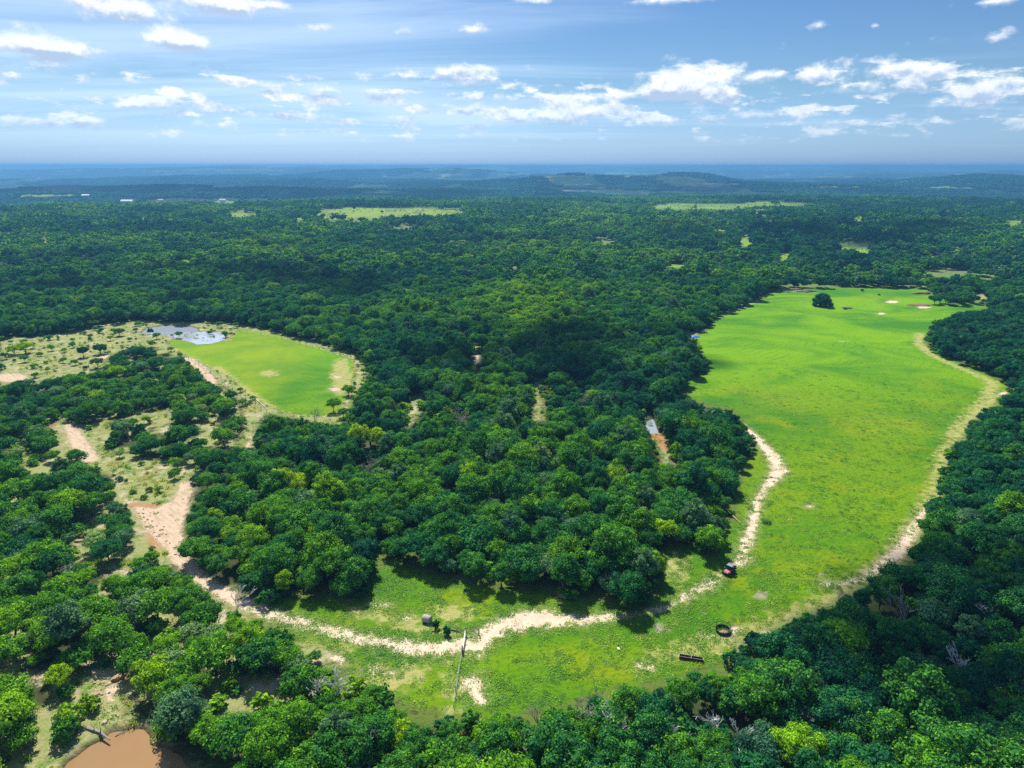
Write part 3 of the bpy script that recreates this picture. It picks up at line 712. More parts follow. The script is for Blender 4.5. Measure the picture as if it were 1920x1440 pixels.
placed = []          # x, y, radius of every near tree
def plant(kind, name, pool, idx, x, y, s, tint, label, cat, group, sz=None, rz=None):
    cm, tm, R, H = pool[idx % len(pool)]
    z = float(height(x, y)) - .05
    t = thing(name, label, cat, (x, y, z), rnd.uniform(0, 6.283) if rz is None else rz, group)
    t.scale = (s, s, s * (sz or 1))
    if tm: link('trunk', tm, t)
    c = link('foliage' if tm is None else 'crown', cm, t); c['tint'] = tint
    placed.append((x, y, R * s)); return t
rnd = random.Random(7)

def ok_spot(x, y, R, H, edge=.72):
    """no part of the crown may stand in front of or over a clearing seen in the photo"""
    z = height(x, y); ok = np.ones(np.shape(x), bool)
    for ox, oz in ((0, .04), (0, .5), (0, .93), (-edge, .5), (edge, .5), (-edge * .7, .12), (edge * .7, .12), (-edge * .6, .82), (edge * .6, .82), (-.98, .62), (.98, .62), (-.5, .97), (.5, .97), (-.95, .35), (.95, .35)):
        px, py, _ = project(x + ox * R, y, z + oz * H)
        ok &= ~in_grid(G_KEEP, px, py)
    return ok

def zone_tint(x, y, px, py):
    """how yellow or how blue-green the leaves are, by stand, with some cloud shade put into the tint"""
    base = .31 + (fbm(x / 45, y / 45, 61, 3) - .5) * .42
    base = base + .13 * sstep(-px, -700, -150) * sstep(py, 760, 1000)          # scrub oaks by the brown pond are yellower
    base = base + .10 * sstep(py, 1050, 1250) * sstep(-px, -1300, -900)
    base = base - .16 * sstep(px, 1250, 1500)  # right side bluer: partly species, partly cloud shade put into the tint
    base = base - .10 * sstep(px, 900, 1050) * sstep(-py, -820, -740) * sstep(py, 600, 650)  # cloud shadow over the middle band, put into the leaf colour
    base = base + .26 * np.exp(-((px - 1010) / 110) ** 2 - ((py - 575) / 45) ** 2) + .12 * np.exp(-((px - 1330) / 240) ** 2 - ((py - 385) / 18) ** 2)
    return base

# --- trees that stand out, placed one by one: pool, photo position of the foot, scale, tint
SPECIAL = [
 ('oak_tree', LONE, 0, 1541, 574, 1.0, .16, 'dark round oak standing alone in the hay field', 'tree', 1.05),
 ('oak_tree', ELMS, 1, 676, 846, 1.0, .99, 'bright yellow-green tree below the corner of the fenced field', 'tree', 1),
 ('oak_tree', ELMS, 3, 714, 852, .9, .97, 'lime yellow tree beside the dark oak clump near the fenced field corner', 'tree', 1),
 ('oak_tree', OAKS, 1, 533, 925, .95, .99, 'yellow-lime oak with a pointed top in the middle of the wood', 'tree', 1.2),
 ('oak_tree', OAKS, 4, 560, 925, .8, .98, 'low yellow-lime oak right beside the pointed one', 'tree', 1),
 ('oak_tree', OAKS, 5, 628, 918, .9, .97, 'broad flat yellow-green oak in the wood, near the white dead tree', 'tree', .7),
 ('oak_tree', OAKS, 3, 1328, 1040, .88, .52, 'leafy green tree at the wood corner beside the off-road buggy', 'tree', 1),
 ('oak_tree', OAKS, 2, 388, 1018, 1.0, .32, 'dark round oak on the bend of the sandy track', 'tree', .95),
 ('oak_tree', OAKS, 4, 371, 1052, .9, .45, 'smaller round oak just below the big one at the track bend', 'tree', .9),
 ('mesquite', SCRUB, 0, 626, 772, 1.0, .45, 'small open mesquite at the bottom corner of the fenced field', 'tree', 1),
 ('mesquite', SCRUB, 2, 655, 742, 1.0, .58, 'airy mesquite beside the sandy end of the fenced field', 'tree', 1.1),
 ('mesquite', SCRUB, 1, 118, 1292, .8, .93, 'small yellow-green mesquite with a bare crooked stem near the brown pond', 'tree', 1.15),
 ('mesquite', SCRUB, 3, 178, 1035, 1.1, .78, 'thin pale mesquite over dry grass left of the track', 'tree', 1),
 ('oak_tree', OAKS, 4, 205, 1052, .8, .22, 'small dark oak next to the thin pale mesquite', 'tree', .9),
 ('mesquite', SCRUB, 4, 150, 870, 1.0, .3, 'grey-green mesquite standing alone at the foot of the dirt chute', 'tree', .95),
 ('oak_tree', OAKS, 1, 157, 670, .8, .2, 'dark oak standing in the tawny clearing left of the pond', 'tree', 1),
 ('oak_tree', OAKS, 4, 190, 664, .7, .2, 'small dark oak near the red dirt ramp in the tawny clearing', 'tree', 1),
 ('mesquite', SCRUB, 2, 28, 665, 1.35, .9, 'bright yellow-green thicket in the tawny clearing', 'tree', .9),
 ('mesquite', SCRUB, 0, 48, 662, 1.2, .86, 'lime mesquite joined to the bright thicket in the tawny clearing', 'tree', .9),
 ('mesquite', SCRUB, 1, 225, 630, .95, .25, 'dark bush-like tree left of the stock pond', 'tree', .9),
 ('mesquite', SCRUB, 0, 184, 690, 1.0, .25, 'dark scrub tree above the long strip of scrub oaks', 'tree', .9),
 ('mesquite', SCRUB, 3, 55, 726, 1.0, .25, 'dark scrub tree beside the bare sandy patch at the photo edge', 'tree', .9),
 ('cedar_tree', BUSH, 0, 817, 1178, .75, .12, 'narrow dark cedar right of the grey hay bale', 'tree', 1.5),
 ('cedar_tree', BUSH, 1, 838, 1191, 1.0, .12, 'dark spreading cedar just left of the gate', 'tree', 1.5),
 ('bush', BUSH, 2, 1584, 580, 1.0, .10, 'low dark bush in the hay field right of the lone oak', 'bush', .7),
 ('bush', BUSH, 0, 1616, 547, 1.1, .14, 'small dark bush at the far edge of the hay field', 'bush', 1.2),
 ('bush', BUSH, 1, 1648, 554, 1.1, .18, 'second small dark bush at the far edge of the hay field', 'bush', .9),
 ('bush', BUSH, 2, 283, 626, 1.2, .12, 'dark bush on the near bank of the stock pond', 'bush', 1.5),
 ('bush', BUSH, 2, 1436, 980, .9, .5, 'low weed clump on the sandy wash', 'bush', .6),
 ('bush', BUSH, 1, 168, 805, 1.3, .75, 'yellow-green bush in the dirt glade', 'bush', 1),
 ('bush', BUSH, 2, 65, 690, 1.3, .7, 'lime bush in the middle of the tawny clearing', 'bush', 1),
 ('bush', BUSH, 0, 75, 668, 1.3, .62, 'green bush in the tawny clearing beside the bright thicket', 'bush', 1),
 ('bush', BUSH, 2, 260, 611, 1.5, .6, 'green bush behind the stock pond', 'bush', 1),
 ('bush', BUSH, 1, 197, 1250, 1.3, .3, 'dark bush on the red bank above the brown pond', 'bush', 1),
 ('bush', BUSH, 2, 122, 1385, 1.6, .4, 'leafy bush left of the fallen log at the brown pond', 'bush', 1.2),
 ('bush', BUSH, 0, 168, 1330, 1.6, .82, 'lime bush above the fallen log at the brown pond', 'bush', 1),
 ('bush', BUSH, 2, 135, 1360, 1.8, .7, 'rounded green bush on the scrub bank of the brown pond', 'bush', 1.2),
]
for nm, pool, i, px, py, s, tint, lab, cat, sz in SPECIAL:
    x, y = ground_at(px, py); plant(nm, nm, pool, i, x, y, s, tint, lab, cat, None, sz)

# --- clumps out in the hay field corner
def clump(cx, cy, rx, ry, n, lab, grp, seed):
    r_ = random.Random(seed)
    for k in range(n):
        px = cx + rx * math.cos(k * 2.4) * math.sqrt((k + .5) / n); py = cy + ry * math.sin(k * 2.4) * math.sqrt((k + .5) / n)
        x, y = ground_at(px, py)
        plant('o', 'oak_tree', OAKS, r_.randint(0, 7), x, y, r_.uniform(.75, .95), r_.uniform(.15, .3), lab, 'tree', grp)
clump(1790, 569, 46, 5, 12, 'dark oak in the long clump at the far corner of the hay field', 'oaks in the clump at the hay field corner', 3)
clump(1884, 560, 42, 12, 14, 'dark oak in the wood beyond the small gap at the hay field corner', 'oaks beyond the gap at the hay field corner', 4)

# --- the woods near enough to tell trees apart
def candidates(x0, x1, y0, y1, step, seed):
    rg = np.random.default_rng(seed)
    gx = np.arange(x0, x1, step); gy = np.arange(y0, y1, step * .866)
    X, Y = np.meshgrid(gx, gy); X = X + (np.arange(len(gy)) % 2)[:, None] * step / 2
    X = X.ravel() + rg.uniform(-.36, .36, X.size) * step; Y = Y.ravel() + rg.uniform(-.36, .36, Y.size) * step
    return X, Y, rg
def place_name(px, py):
    if px < 470 and py > 1130: return 'in the scrub wood above the brown pond', 'pond_scrub'
    if px < 330 and py > 860: return 'in the scrub wood left of the eroded track', 'left_scrub'
    if px < 480 and py > 660: return 'in the scrub strip between tawny clearing and fenced field', 'strip'
    if py > 1150 and px < 860: return 'in the wood below the sandy track, left of the wire fence', 'below_track'
    if py > 1230 and px < 1330: return 'in the wood along the bottom of the green meadow', 'bottom'
    if px > 1330 and py > 1080: return 'in the dark wood at the lower corner of the hay field', 'corner'
    if px > 1600 and py > 560: return 'in the wood along the curved far side of the hay field', 'east'
    if px > 1080 and py > 680: return 'in the wood by the creek beside the hay field', 'creek'
    if py > 960: return 'in the wood just behind the meadow and sandy strip', 'behind_meadow'
    if py > 760: return 'in the middle of the central wood', 'central'
    return 'in the wood beyond the fields', 'beyond'
STANDS = {'pond_scrub': .5, 'left_scrub': .55, 'strip': .5, 'below_track': .7, 'bottom': .85, 'corner': 1, 'east': 1, 'creek': .85, 'behind_meadow': .75, 'central': .7, 'beyond': .8}
def tint_word(t): return 'deep blue-green' if t < .22 else 'dark green' if t < .38 else 'mid green' if t < .55 else 'fresh green' if t < .75 else 'yellow-green'
def size_word(s): return 'small' if s < .85 else 'large' if s > 1.12 else 'middling'

def near_woods():
    X, Y, rg = candidates(-330, 360, 62, 470, 4.35, 11)
    Z = height(X, Y); px, py, dep = project(X, Y, Z + 3)
    vis = (px > -60) & (px < 1980) & (py < 1560) & (Y < 470)
    X, Y, px, py, dep = X[vis], Y[vis], px[vis], py[vis], dep[vis]
    nz = fbm(X / 14, Y / 14, 77, 2)
    rows = []
    for x, y, a, b_, d, q in zip(X, Y, px, py, dep, nz):
        where, zn = place_name(a, b_)
        u = rg.uniform()
        scr = {'pond_scrub': .62, 'left_scrub': .62, 'strip': .45, 'below_track': .3}.get(zn, .06)
        elm = {'creek': .38, 'central': .40, 'behind_meadow': .38, 'below_track': .25, 'bottom': .25, 'corner': .22}.get(zn, .1)
        thin = {'pond_scrub': .09, 'left_scrub': .15, 'strip': .17, 'below_track': .12, 'central': .10}.get(zn, 0)
        if q < thin + .14: continue
        if u < scr: k, pool = 'mesquite', SCRUB
        elif u < scr + elm: k, pool = 'elm_tree', ELMS
        else: k, pool = 'oak_tree', OAKS
        i = int(rg.integers(len(pool))); s = float(np.clip(rg.normal(.84, .2), .48, 1.35))
        if zn in ('pond_scrub', 'left_scrub', 'strip') and k != 'mesquite': s *= .78
        if k == 'mesquite': s *= 1.22
        if zn in ('pond_scrub', 'left_scrub'): s *= 1.1
        rows.append([x, y, k, i, s, where, zn, a, b_, d])
    x = np.array([r[0] for r in rows]); y = np.array([r[1] for r in rows])
    PO = {'mesquite': SCRUB, 'elm_tree': ELMS, 'oak_tree': OAKS}
    R = np.array([PO[r[2]][r[3]][2] * r[4] for r in rows]); H = np.array([PO[r[2]][r[3]][3] * r[4] for r in rows])
    ok = ok_spot(x, y, R, H)
    # second chance for smaller trees along the edges
    small = ~ok & ok_spot(x, y, R * .6, H * .6)
    out = []
    sp = np.array(placed)
    for n, r in enumerate(rows):
        if not ok[n] and not small[n]: continue
        if small[n] and not ok[n]: r[4] *= .6; R[n] *= .6; H[n] *= .6
        if (np.hypot(sp[:, 0] - r[0], sp[:, 1] - r[1]) < (sp[:, 2] + R[n]) * .45).any(): continue
        t = float(zone_tint(r[0], r[1], r[7], r[8]) + rg.normal() * .10)
        if rg.uniform() < .02: t += .35
        if r[2] == 'elm_tree': t += .04
        out.append(r + [R[n], H[n], float(np.clip(t, .04, .80))])
    return out
NEAR = near_woods()
NEAR.sort(key=lambda r: -r[11] / r[9])
cap = {'oak_tree': 270, 'elm_tree': 280, 'mesquite': 235}; cnt = {k: 0 for k in cap}
rest = []; PO = {'mesquite': (SCRUB, 'mesquite', 'tree'), 'elm_tree': (ELMS, 'elm_tree', 'tree'), 'oak_tree': (OAKS, 'oak_tree', 'tree')}
chosen = []
for r in NEAR:
    if cnt[r[2]] < cap[r[2]]: cnt[r[2]] += 1; chosen.append(r)
    else: rest.append(r)
# landmarks give the trees nearest to them a label that fits no other
MARKS = [('the hay ring', 1355,1182), ('the long feed trough', 1295,1236), ('the off-road buggy', 1367,1070), ('the pipe gate', 872,1190), ('the lower end of the wire fence', 852,1312), ('the big bare sand patch by the fence', 888,1295),
 ('the little round sand patch in the meadow', 1213,1251), ('the fallen log in the brown pond', 190,1385), ('the point of the brown pond', 250,1356), ('the tan boulder above the brown pond', 225,1270), ('the round sand patch below the track', 637,1235),
 ('the end of the shaded stretch of track', 600,1178), ('the wide eroded fork of the track', 300,980), ('the narrow top of the eroded track', 355,905), ('the white dead tree', 688,905), ('the grey dead tree in the central wood', 857,815), ('the glint of creek water', 1216,785),
 ('the red creek bank', 1250,830), ('the red dirt gap in the wood', 893,685), ('the grassy lane in the wood', 1010,760), ('the clearing lane with grey logs', 775,760), ('the round mud patch by the sandy strip', 1243,1176), ('the stock pond', 300,610), ('the reedy pool', 420,640),
 ('the marsh end of the fenced field', 520,625), ('the far corner of the fenced field', 668,672), ('the bottom corner of the fenced field', 600,782), ('the sandy wash at the wood edge', 1390,790), ('the bend of the sandy wash', 1462,884), ('the tip of the wood pointing into the hay field', 1332,690),
 ('the end of the track along the hay field', 1640,1085), ('the outermost corner of the hay field', 1892,724), ('the notch in the hay field edge', 1722,640), ('the blue tarp', 1302,632), ('the concrete blocks by the hay field', 1478,546), ('the dirt chute in the scrub', 165,862), ('the dry grass pocket in the scrub', 290,785),
 ('the bare sandy patch in the tawny clearing', 22,708), ('the dark shade tongue on the meadow', 1000,1110), ('the lower tip of the wood by the sandy strip', 1228,1132), ('the left end of the meadow', 690,1118)]
used = set(); own = {}
MW = [(m[0], *ground_at(m[1], m[2])) for m in MARKS]
for rank, word in enumerate(('nearest', 'second nearest', 'third nearest')):
    for nm, mx, my in MW:
        best = None
        for k, r in enumerate(chosen):
            if k in used: continue
            d = math.hypot(r[0] - mx, r[1] - my)
            if d < 26 and (best is None or d < best[0]): best = (d, k)
        if best:
            used.add(best[1]); r = chosen[best[1]]
            own[best[1]] = f"{tint_word(r[12])} {PO[r[2]][1].split('_')[0]} {word} to {nm}"
NEARBY = [('the hay ring', 1355,1182), ('the feed trough', 1295,1236), ('the buggy', 1367,1070), ('the pipe gate', 872,1190), ('the fence foot', 852,1312), ('the brown pond', 235,1400), ('the tan boulder', 225,1270), ('the track fork', 300,980), ('the white dead tree', 689,905),
 ('the grey dead tree', 857,818), ('the creek glint', 1216,785), ('the red creek bank', 1250,830), ('the red dirt gap', 893,685), ('the grassy lane', 1010,760), ('the log lane', 775,760), ('the stock pond', 330,615), ('the field feeder', 387,612), ('the lime field corner', 668,672),
 ('the lime field foot', 600,782), ('the sandy wash', 1462,884), ('the wood tip', 1332,690), ('the hay field corner', 1892,724), ('the hay field notch', 1722,640), ('the blue tarp', 1302,632), ('the lone oak', 1541,575), ('the dirt chute', 165,862), ('the hay bale', 801,1166),
 ('the yellow oak', 533,925), ('the flat yellow oak', 628,918), ('the lane mesquite', 626,772), ('the bank bush', 135,1360), ('the crooked mesquite', 118,1292), ('the thin mesquite', 178,1035), ('the track bend oak', 388,1018), ('the sand strip', 1100,1150), ('the hay field track end', 1640,1085), ('the white snag', 1390,1420), ('the pale snag', 1538,1290), ('the low snag', 632,1318), ('the shaded track', 480,1140)]
NW_ = [(m[0], *ground_at(m[1], m[2])) for m in NEARBY]
ORD = ['first', 'second', 'third', 'fourth', 'fifth', 'sixth', 'seventh', 'eighth', 'ninth', 'tenth', 'eleventh', 'twelfth', 'thirteenth', 'fourteenth']
WAYS = ['right of', 'behind and right of', 'behind', 'behind and left of', 'left of', 'before and left of', 'in front of', 'before and right of']
seats = {}
for k, r in enumerate(chosen):
    m = min(NW_, key=lambda q: math.hypot(q[1] - r[0], q[2] - r[1])); a = math.atan2(r[1] - m[2], r[0] - m[1])
    seats.setdefault((m[0], round(a / (math.pi / 4)) % 8, r[2], tint_word(r[12])), []).append((math.hypot(m[1] - r[0], m[2] - r[1]), k))
seat_of = {}
for key, v in seats.items():
    for n, (d, k) in enumerate(sorted(v)): seat_of[k] = (key, n)
def spot_label(k, r, sp_):
    (m, w, _, tw), n = seat_of[k]
    return f"{tw} {sp_}, {ORD[min(n, 13)]} one out {WAYS[w]} {m}"
for k, r in enumerate(chosen):
    pool_, nm, cat = PO[r[2]]; sp_ = nm.split('_')[0]
    if k in own: lab = own[k]
    else: lab = spot_label(k, r, sp_)
    plant(r[2], nm, pool_, r[3], r[0], r[1], r[4], r[12], lab, cat, f"{sp_}s {r[5]}")

# --- dead and leafless trees
DEADP = [(689, 905, 1, 1.15, 'tall white dead tree with bare forked limbs in the dark wood'), (857, 818, 3, 1.3, 'tall grey leafless tree in the central wood'), (1082, 775, 1, .9, 'grey-purple leafless tree near the creek'),
 (632, 1318, 2, .9, 'white dead branches low in the wood below the meadow'), (604, 1322, 0, .8, 'second tangle of white dead branches below the meadow'), (448, 1160, 0, .8, 'bleached dead limbs on the oak beside the shaded track'),
 (1390, 1420, 2, .9, 'white bare snag in the wood at the bottom edge'), (1075, 1400, 3, .9, 'pale grey leafless tree in the bottom wood'), (1160, 1415, 0, .9, 'bleached bare tree in the bottom wood'), (1120, 1345, 3, .7, 'grey snag behind the bottom meadow edge'),
 (1840, 1185, 0, .8, 'white dead limbs in the dark wood beyond the hay field corner'), (1692, 1190, 1, .9, 'thin grey dead tree in the corner wood'), (1538, 1290, 2, .7, 'pale forked snag in the corner wood'), (742, 780, 1, .8, 'grey twiggy tree at the clearing lane'),
 (590, 800, 3, .8, 'grey twiggy tree below the fenced field'), (1325, 795, 2, .8, 'silver leafless tree on the creek near the hay field'), (1570, 1135, 3, .45, 'small bare bush at the hay field corner'), (875, 900, 3, .8, 'bare grey tree among the central oaks'),
 (970, 1035, 0, .7, 'bare pale branches above the dark shade tongue'), (500, 860, 3, .9, 'dull grey tree in the dark hollow left of the yellow oaks')]
for px, py, i, s, lab in DEADP:
    s *= 1.12
    x, y = ground_at(px, py); t = thing('dead_tree', lab, 'dead tree', (x, y, float(height(x, y))), rnd.uniform(0, 6)); t.scale = (s, s, s)
    me, _, H = DEADS[i]
    link('branches', me, t)

# --- the rest of the wood: nobody could count it
protos = bpy.data.collections.new('leaf patterns')
def proto(name, me):
    o = bpy.data.objects.new(name, me); protos.objects.link(o); return o
def scatter_tree(name, objs, P, scale, zs, tint, idx, label, seed, kind='stuff', rot=None, cname=None):
    col = bpy.data.collections.new(cname or name + ' patterns')
    for k, me in enumerate(objs): col.objects.link(bpy.data.objects.new(f'{name}_pattern_{chr(97 + k)}', me))
    n = len(P); me = bpy.data.meshes.new(name); me.vertices.add(n); me.vertices.foreach_set('co', np.asarray(P, np.float32).ravel())
    rg = np.random.default_rng(seed)
    for k, v in (('s', scale), ('zs', zs), ('tint', tint), ('rz', rg.uniform(0, 6.283, n) if rot is None else rot)):
        a = me.attributes.new(k, 'FLOAT', 'POINT'); a.data.foreach_set('value', np.asarray(v, np.float32))
    a = me.attributes.new('pick', 'INT', 'POINT'); a.data.foreach_set('value', np.asarray(idx, np.int32))
    o = link(name, me); tag(o, label, None, None, kind)
    ng = bpy.data.node_groups.new(name, 'GeometryNodeTree')
    ng.interface.new_socket('Geometry', in_out='INPUT', socket_type='NodeSocketGeometry'); ng.interface.new_socket('Geometry', in_out='OUTPUT', socket_type='NodeSocketGeometry')
    N = ng.nodes; L = ng.links
    gi = N.new('NodeGroupInput'); go = N.new('NodeGroupOutput')
    ci = N.new('GeometryNodeCollectionInfo'); ci.inputs['Collection'].default_value = col; ci.inputs['Separate Children'].default_value = True; ci.inputs['Reset Children'].default_value = True
    ip = N.new('GeometryNodeInstanceOnPoints'); ip.inputs['Pick Instance'].default_value = True
    def attr(nm, ty='FLOAT'):
        q = N.new('GeometryNodeInputNamedAttribute'); q.data_type = ty; q.inputs['Name'].default_value = nm; return q.outputs['Attribute']
    c1 = N.new('ShaderNodeCombineXYZ'); s_ = attr('s'); L.new(s_, c1.inputs[0]); L.new(s_, c1.inputs[1]); L.new(attr('zs'), c1.inputs[2])
    c2 = N.new('ShaderNodeCombineXYZ'); L.new(attr('rz'), c2.inputs[2])
    L.new(gi.outputs[0], ip.inputs['Points']); L.new(ci.outputs[0], ip.inputs['Instance']); L.new(attr('pick', 'INT'), ip.inputs['Instance Index'])
    L.new(c2.outputs[0], ip.inputs['Rotation']); L.new(c1.outputs[0], ip.inputs['Scale']); L.new(ip.outputs[0], go.inputs[0])
    md = o.modifiers.new('scatter', 'NODES'); md.node_group = ng
    return o

# near trees past the count limit keep their full detail
ORDER = [p[0] for p in OAKS] + [p[0] for p in ELMS] + [p[0] for p in SCRUB]
off = {'oak_tree': 0, 'elm_tree': len(OAKS), 'mesquite': len(OAKS) + len(ELMS)}
if rest:
    P = [(r[0], r[1], float(height(r[0], r[1])) - .05) for r in rest]
    s = [r[4] for r in rest]
    scatter_tree('woodland_trees', ORDER, P, s, s, [r[12] for r in rest], [off[r[2]] + r[3] for r in rest], 'crowded oak and elm crowns of the ranch woods around the fields', 5)

MID = [crown_mesh('mid crown', 1000 + i, R, H * .85, H * .15, L, 620, .52, M_PALE if i == 3 else M_LEAF, core=.8, ragged=.16, sub=1) for i, (R, H, L) in enumerate([(4.6, 8.4, 14), (4.0, 7.4, 11), (5.0, 9.2, 16), (3.7, 8.6, 10), (5.4, 8.6, 17), (4.4, 7.8, 13)])]
FARC = [crown_mesh('far crown', 1100 + i, R, H * .9, H * .1, L, 90, .95, M_LEAF, core=.92, ragged=.14, sub=1) for i, (R, H, L) in enumerate([(5.0, 8.6, 5), (4.4, 7.6, 4), (5.6, 9.0, 6), (5.0, 9.6, 5)])]
def woods_band(name, r0, r1, step, meshes, label, seed, maxang=43):
    y1 = r1; X, Y, rg = candidates(-r1 * .76, r1 * .76, r0 * .6, r1, step, seed)
    Rr = np.hypot(X, Y); Z = height(X, Y); px, py, dep = project(X, Y, Z + 4)
    k = (px > -90) & (px < 2010) & (Rr >= r0) & (Rr < r1) & (Y > 0)
    if r0 < 480: k = (px > -90) & (px < 2010) & (Y >= 470) & (Rr < r1)
    X, Y, Z, px, py = X[k], Y[k], Z[k], px[k], py[k]
    S = (rg.normal(.86, .2, len(X)) + (fbm(X / 60, Y / 60, 91, 2) - .5) * .9).clip(.5, 1.6)
    ok = ok_spot(X, Y, 4.2 * S, 8 * S)
    rag = fbm(X / 16, Y / 34, 66, 2) + rg.uniform(-.06, .06, len(X))
    for oz in (0, 4, 8):
        a, b_, _ = project(X, Y, Z + oz * S); ok &= ~(in_grid(G_FAR, a, b_) & (rag < .85))
    ok &= fbm(X / 34, Y / 34, 90, 3) > .37
    X, Y, Z, S, px, py = X[ok], Y[ok], Z[ok], S[ok], px[ok], py[ok]
    t = zone_tint(X, Y, px, py) * .9 + .04 + (fbm(X / 120, Y / 120, 33, 3) - .5) * .9 + rg.normal(size=len(X)) * .13
    t = t + (rg.uniform(size=len(X)) < .03) * .22
    scatter_tree(name, meshes, np.stack([X, Y, Z - .1], 1), S, S * rg.uniform(.85, 1.15, len(X)), t.clip(.02, .9), rg.integers(len(meshes), size=len(X)), label, seed)
    return len(X)
print('near', cnt, len(rest), 'mid', woods_band('woodland', 470, 800, 5.2, MID, 'dense oak wood rolling away beyond the fields', 21))
print('far', woods_band('distant_woodland', 800, 2050, 6.8, FARC, 'unbroken dark oak wood on the rising ground before the valley', 22))

# beyond that the crowns read as texture: patches of canopy, 44 m across
def canopy_patch(name, seed, n, size, rad):
    rg = np.random.default_rng(seed); iv, it = ico(1); V = []; T = []; lv = []
    for i in range(n):
        c = np.array([rg.uniform(-size, size), rg.uniform(-size, size), rg.uniform(2.0, 4.5)]); r = rad * rg.uniform(.7, 1.25)
        V.append(c + iv * np.array([r, r, r * .95]) * (1 + rg.normal(size=(len(iv), 1)) * .13)); T.append(it + i * len(iv)); lv.append(np.full(len(iv), rg.uniform(0, 1)))
    return arr_mesh(name, np.concatenate(V), None, np.concatenate(T), {'leafvar': np.concatenate(lv)}, False, M_LEAF)
PATCH = [canopy_patch('canopy patch', 1200 + i, 34, 22, 4.3) for i in range(4)]
def far_canopy():
    X, Y, rg = candidates(-6200 * .77, 6200 * .77, 1500, 6200, 40, 31)
    Rr = np.hypot(X, Y); Z = height(X, Y); px, py, _ = project(X, Y, Z + 4)
    ok = (Rr > 2030) & (Rr < 6200) & (px > -60) & (px < 1980) & ~in_grid(G_FAR, px, py)
    ok &= fbm(X / 260, Y / 520, 95, 4) > .43
    X, Y, Z = X[ok], Y[ok], Z[ok]
    t = .02 + (fbm(X / 500, Y / 500, 35, 4) - .5) * .7 + rg.normal(size=len(X)) * .05
    scatter_tree('far_woodland', PATCH, np.stack([X, Y, Z], 1), np.ones(len(X)), np.ones(len(X)) * .95, t.clip(.0, .7), rg.integers(4, size=len(X)), 'far woods in the valley and on the blue ridges', 23)
    return len(X)
print('canopy', far_canopy())

# ------------------------------------------------------------------ the air between here and the hills
def haze():
    mb = MB(); x = 12500; y0, y1 = -400, 14200; z0, z1 = -90, 89.5
    mb.box((0, (y0 + y1) / 2, (z0 + z1) / 2), (2 * x, y1 - y0, z1 - z0))
    m = bpy.data.materials.new('thin blue air'); m.use_nodes = True; t = m.node_tree; t.nodes.clear(); b = NB(t)
    v = b.n('ShaderNodeVolumePrincipled'); v.inputs['Color'].default_value = (*HAZE_COLOR, 1); v.inputs['Density'].default_value = HAZE_DENSITY; v.inputs['Anisotropy'].default_value = .25
    o = b.n('ShaderNodeOutputMaterial'); t.links.new(v.outputs[0], o.inputs['Volume'])
    tag(mb.build('haze', m), 'thin blue haze filling the air out to the horizon', None, None, 'stuff')
haze()

# ------------------------------------------------------------------ low growth
def tuft_mesh(name, seed, n, h, r, w, mat):
    rg = np.random.default_rng(seed); V = []; T = []; lv = []
    for i in range(n):
        a = rg.uniform(0, 6.283); d = rg.uniform(0, r) ; c = np.array([math.cos(a) * d, math.sin(a) * d, -.03]); q = rg.uniform(0, 6.283); hh = h * rg.uniform(.5, 1.15) * (1 - .4 * d / r)
        lean = np.array([math.cos(a), math.sin(a), 0]) * hh * rg.uniform(.2, .8)
        sd = np.array([math.cos(q), math.sin(q), 0]) * w * rg.uniform(.6, 1.3); k = len(V)
        V += [c - sd, c + sd, c + lean * .4 + sd * .9 + [0, 0, hh * .6], c + lean * .4 - sd * .9 + [0, 0, hh * .6], c + lean + [0, 0, hh]]
        T += [(k, k + 1, k + 2), (k, k + 2, k + 3), (k + 3, k + 2, k + 4)]; lv += [rg.uniform(0, 1)] * 5
    return arr_mesh(name, np.array(V), None, np.array(T), {'leafvar': np.array(lv)}, False, mat)
def mound_mesh(name, seed, n, h, r, ls, mat):
    rg = np.random.default_rng(seed); d = r * np.sqrt(rg.uniform(0, 1, n)); a = rg.uniform(0, 6.283, n)
    P = np.stack([d * np.cos(a), d * np.sin(a), h * (1 - (d / r) ** 2) * rg.uniform(.5, 1, n) + .02], 1)
    N = unit(np.stack([np.cos(a) * d / r * .5, np.sin(a) * d / r * .5, np.ones(n)], 1) + rg.normal(size=(n, 3)) * .28)
    A = unit(np.cross(N, rg.normal(size=(n, 3)))); B = np.cross(N, A); q = (ls * rg.uniform(.5, 1.3, n))[:, None]
    V = np.stack([P - A * q, P - B * q * .6, P + A * q, P + B * q * .6], 1).reshape(-1, 3)
    return arr_mesh(name, V, np.arange(4 * n).reshape(n, 4), None, {'leafvar': np.repeat(np.clip(rg.normal(.5, .25, n), 0, 1), 4)}, False, mat)
MOUND = [mound_mesh('grass tuft', 1340 + i, 46, .16 + .05 * i, .55 + .15 * i, .10, M_WEED) for i in range(4)]
TALL = [tuft_mesh('tall weed', 1320 + i, 30, .7, .5, .06, M_WEED) for i in range(2)]
TUFT = [tuft_mesh('grass tuft', 1300 + i, 26, .34, .55, .055, M_WEED) for i in range(3)] + [tuft_mesh('tall weed', 1320 + i, 30, .75, .45, .06, M_WEED) for i in range(3)]

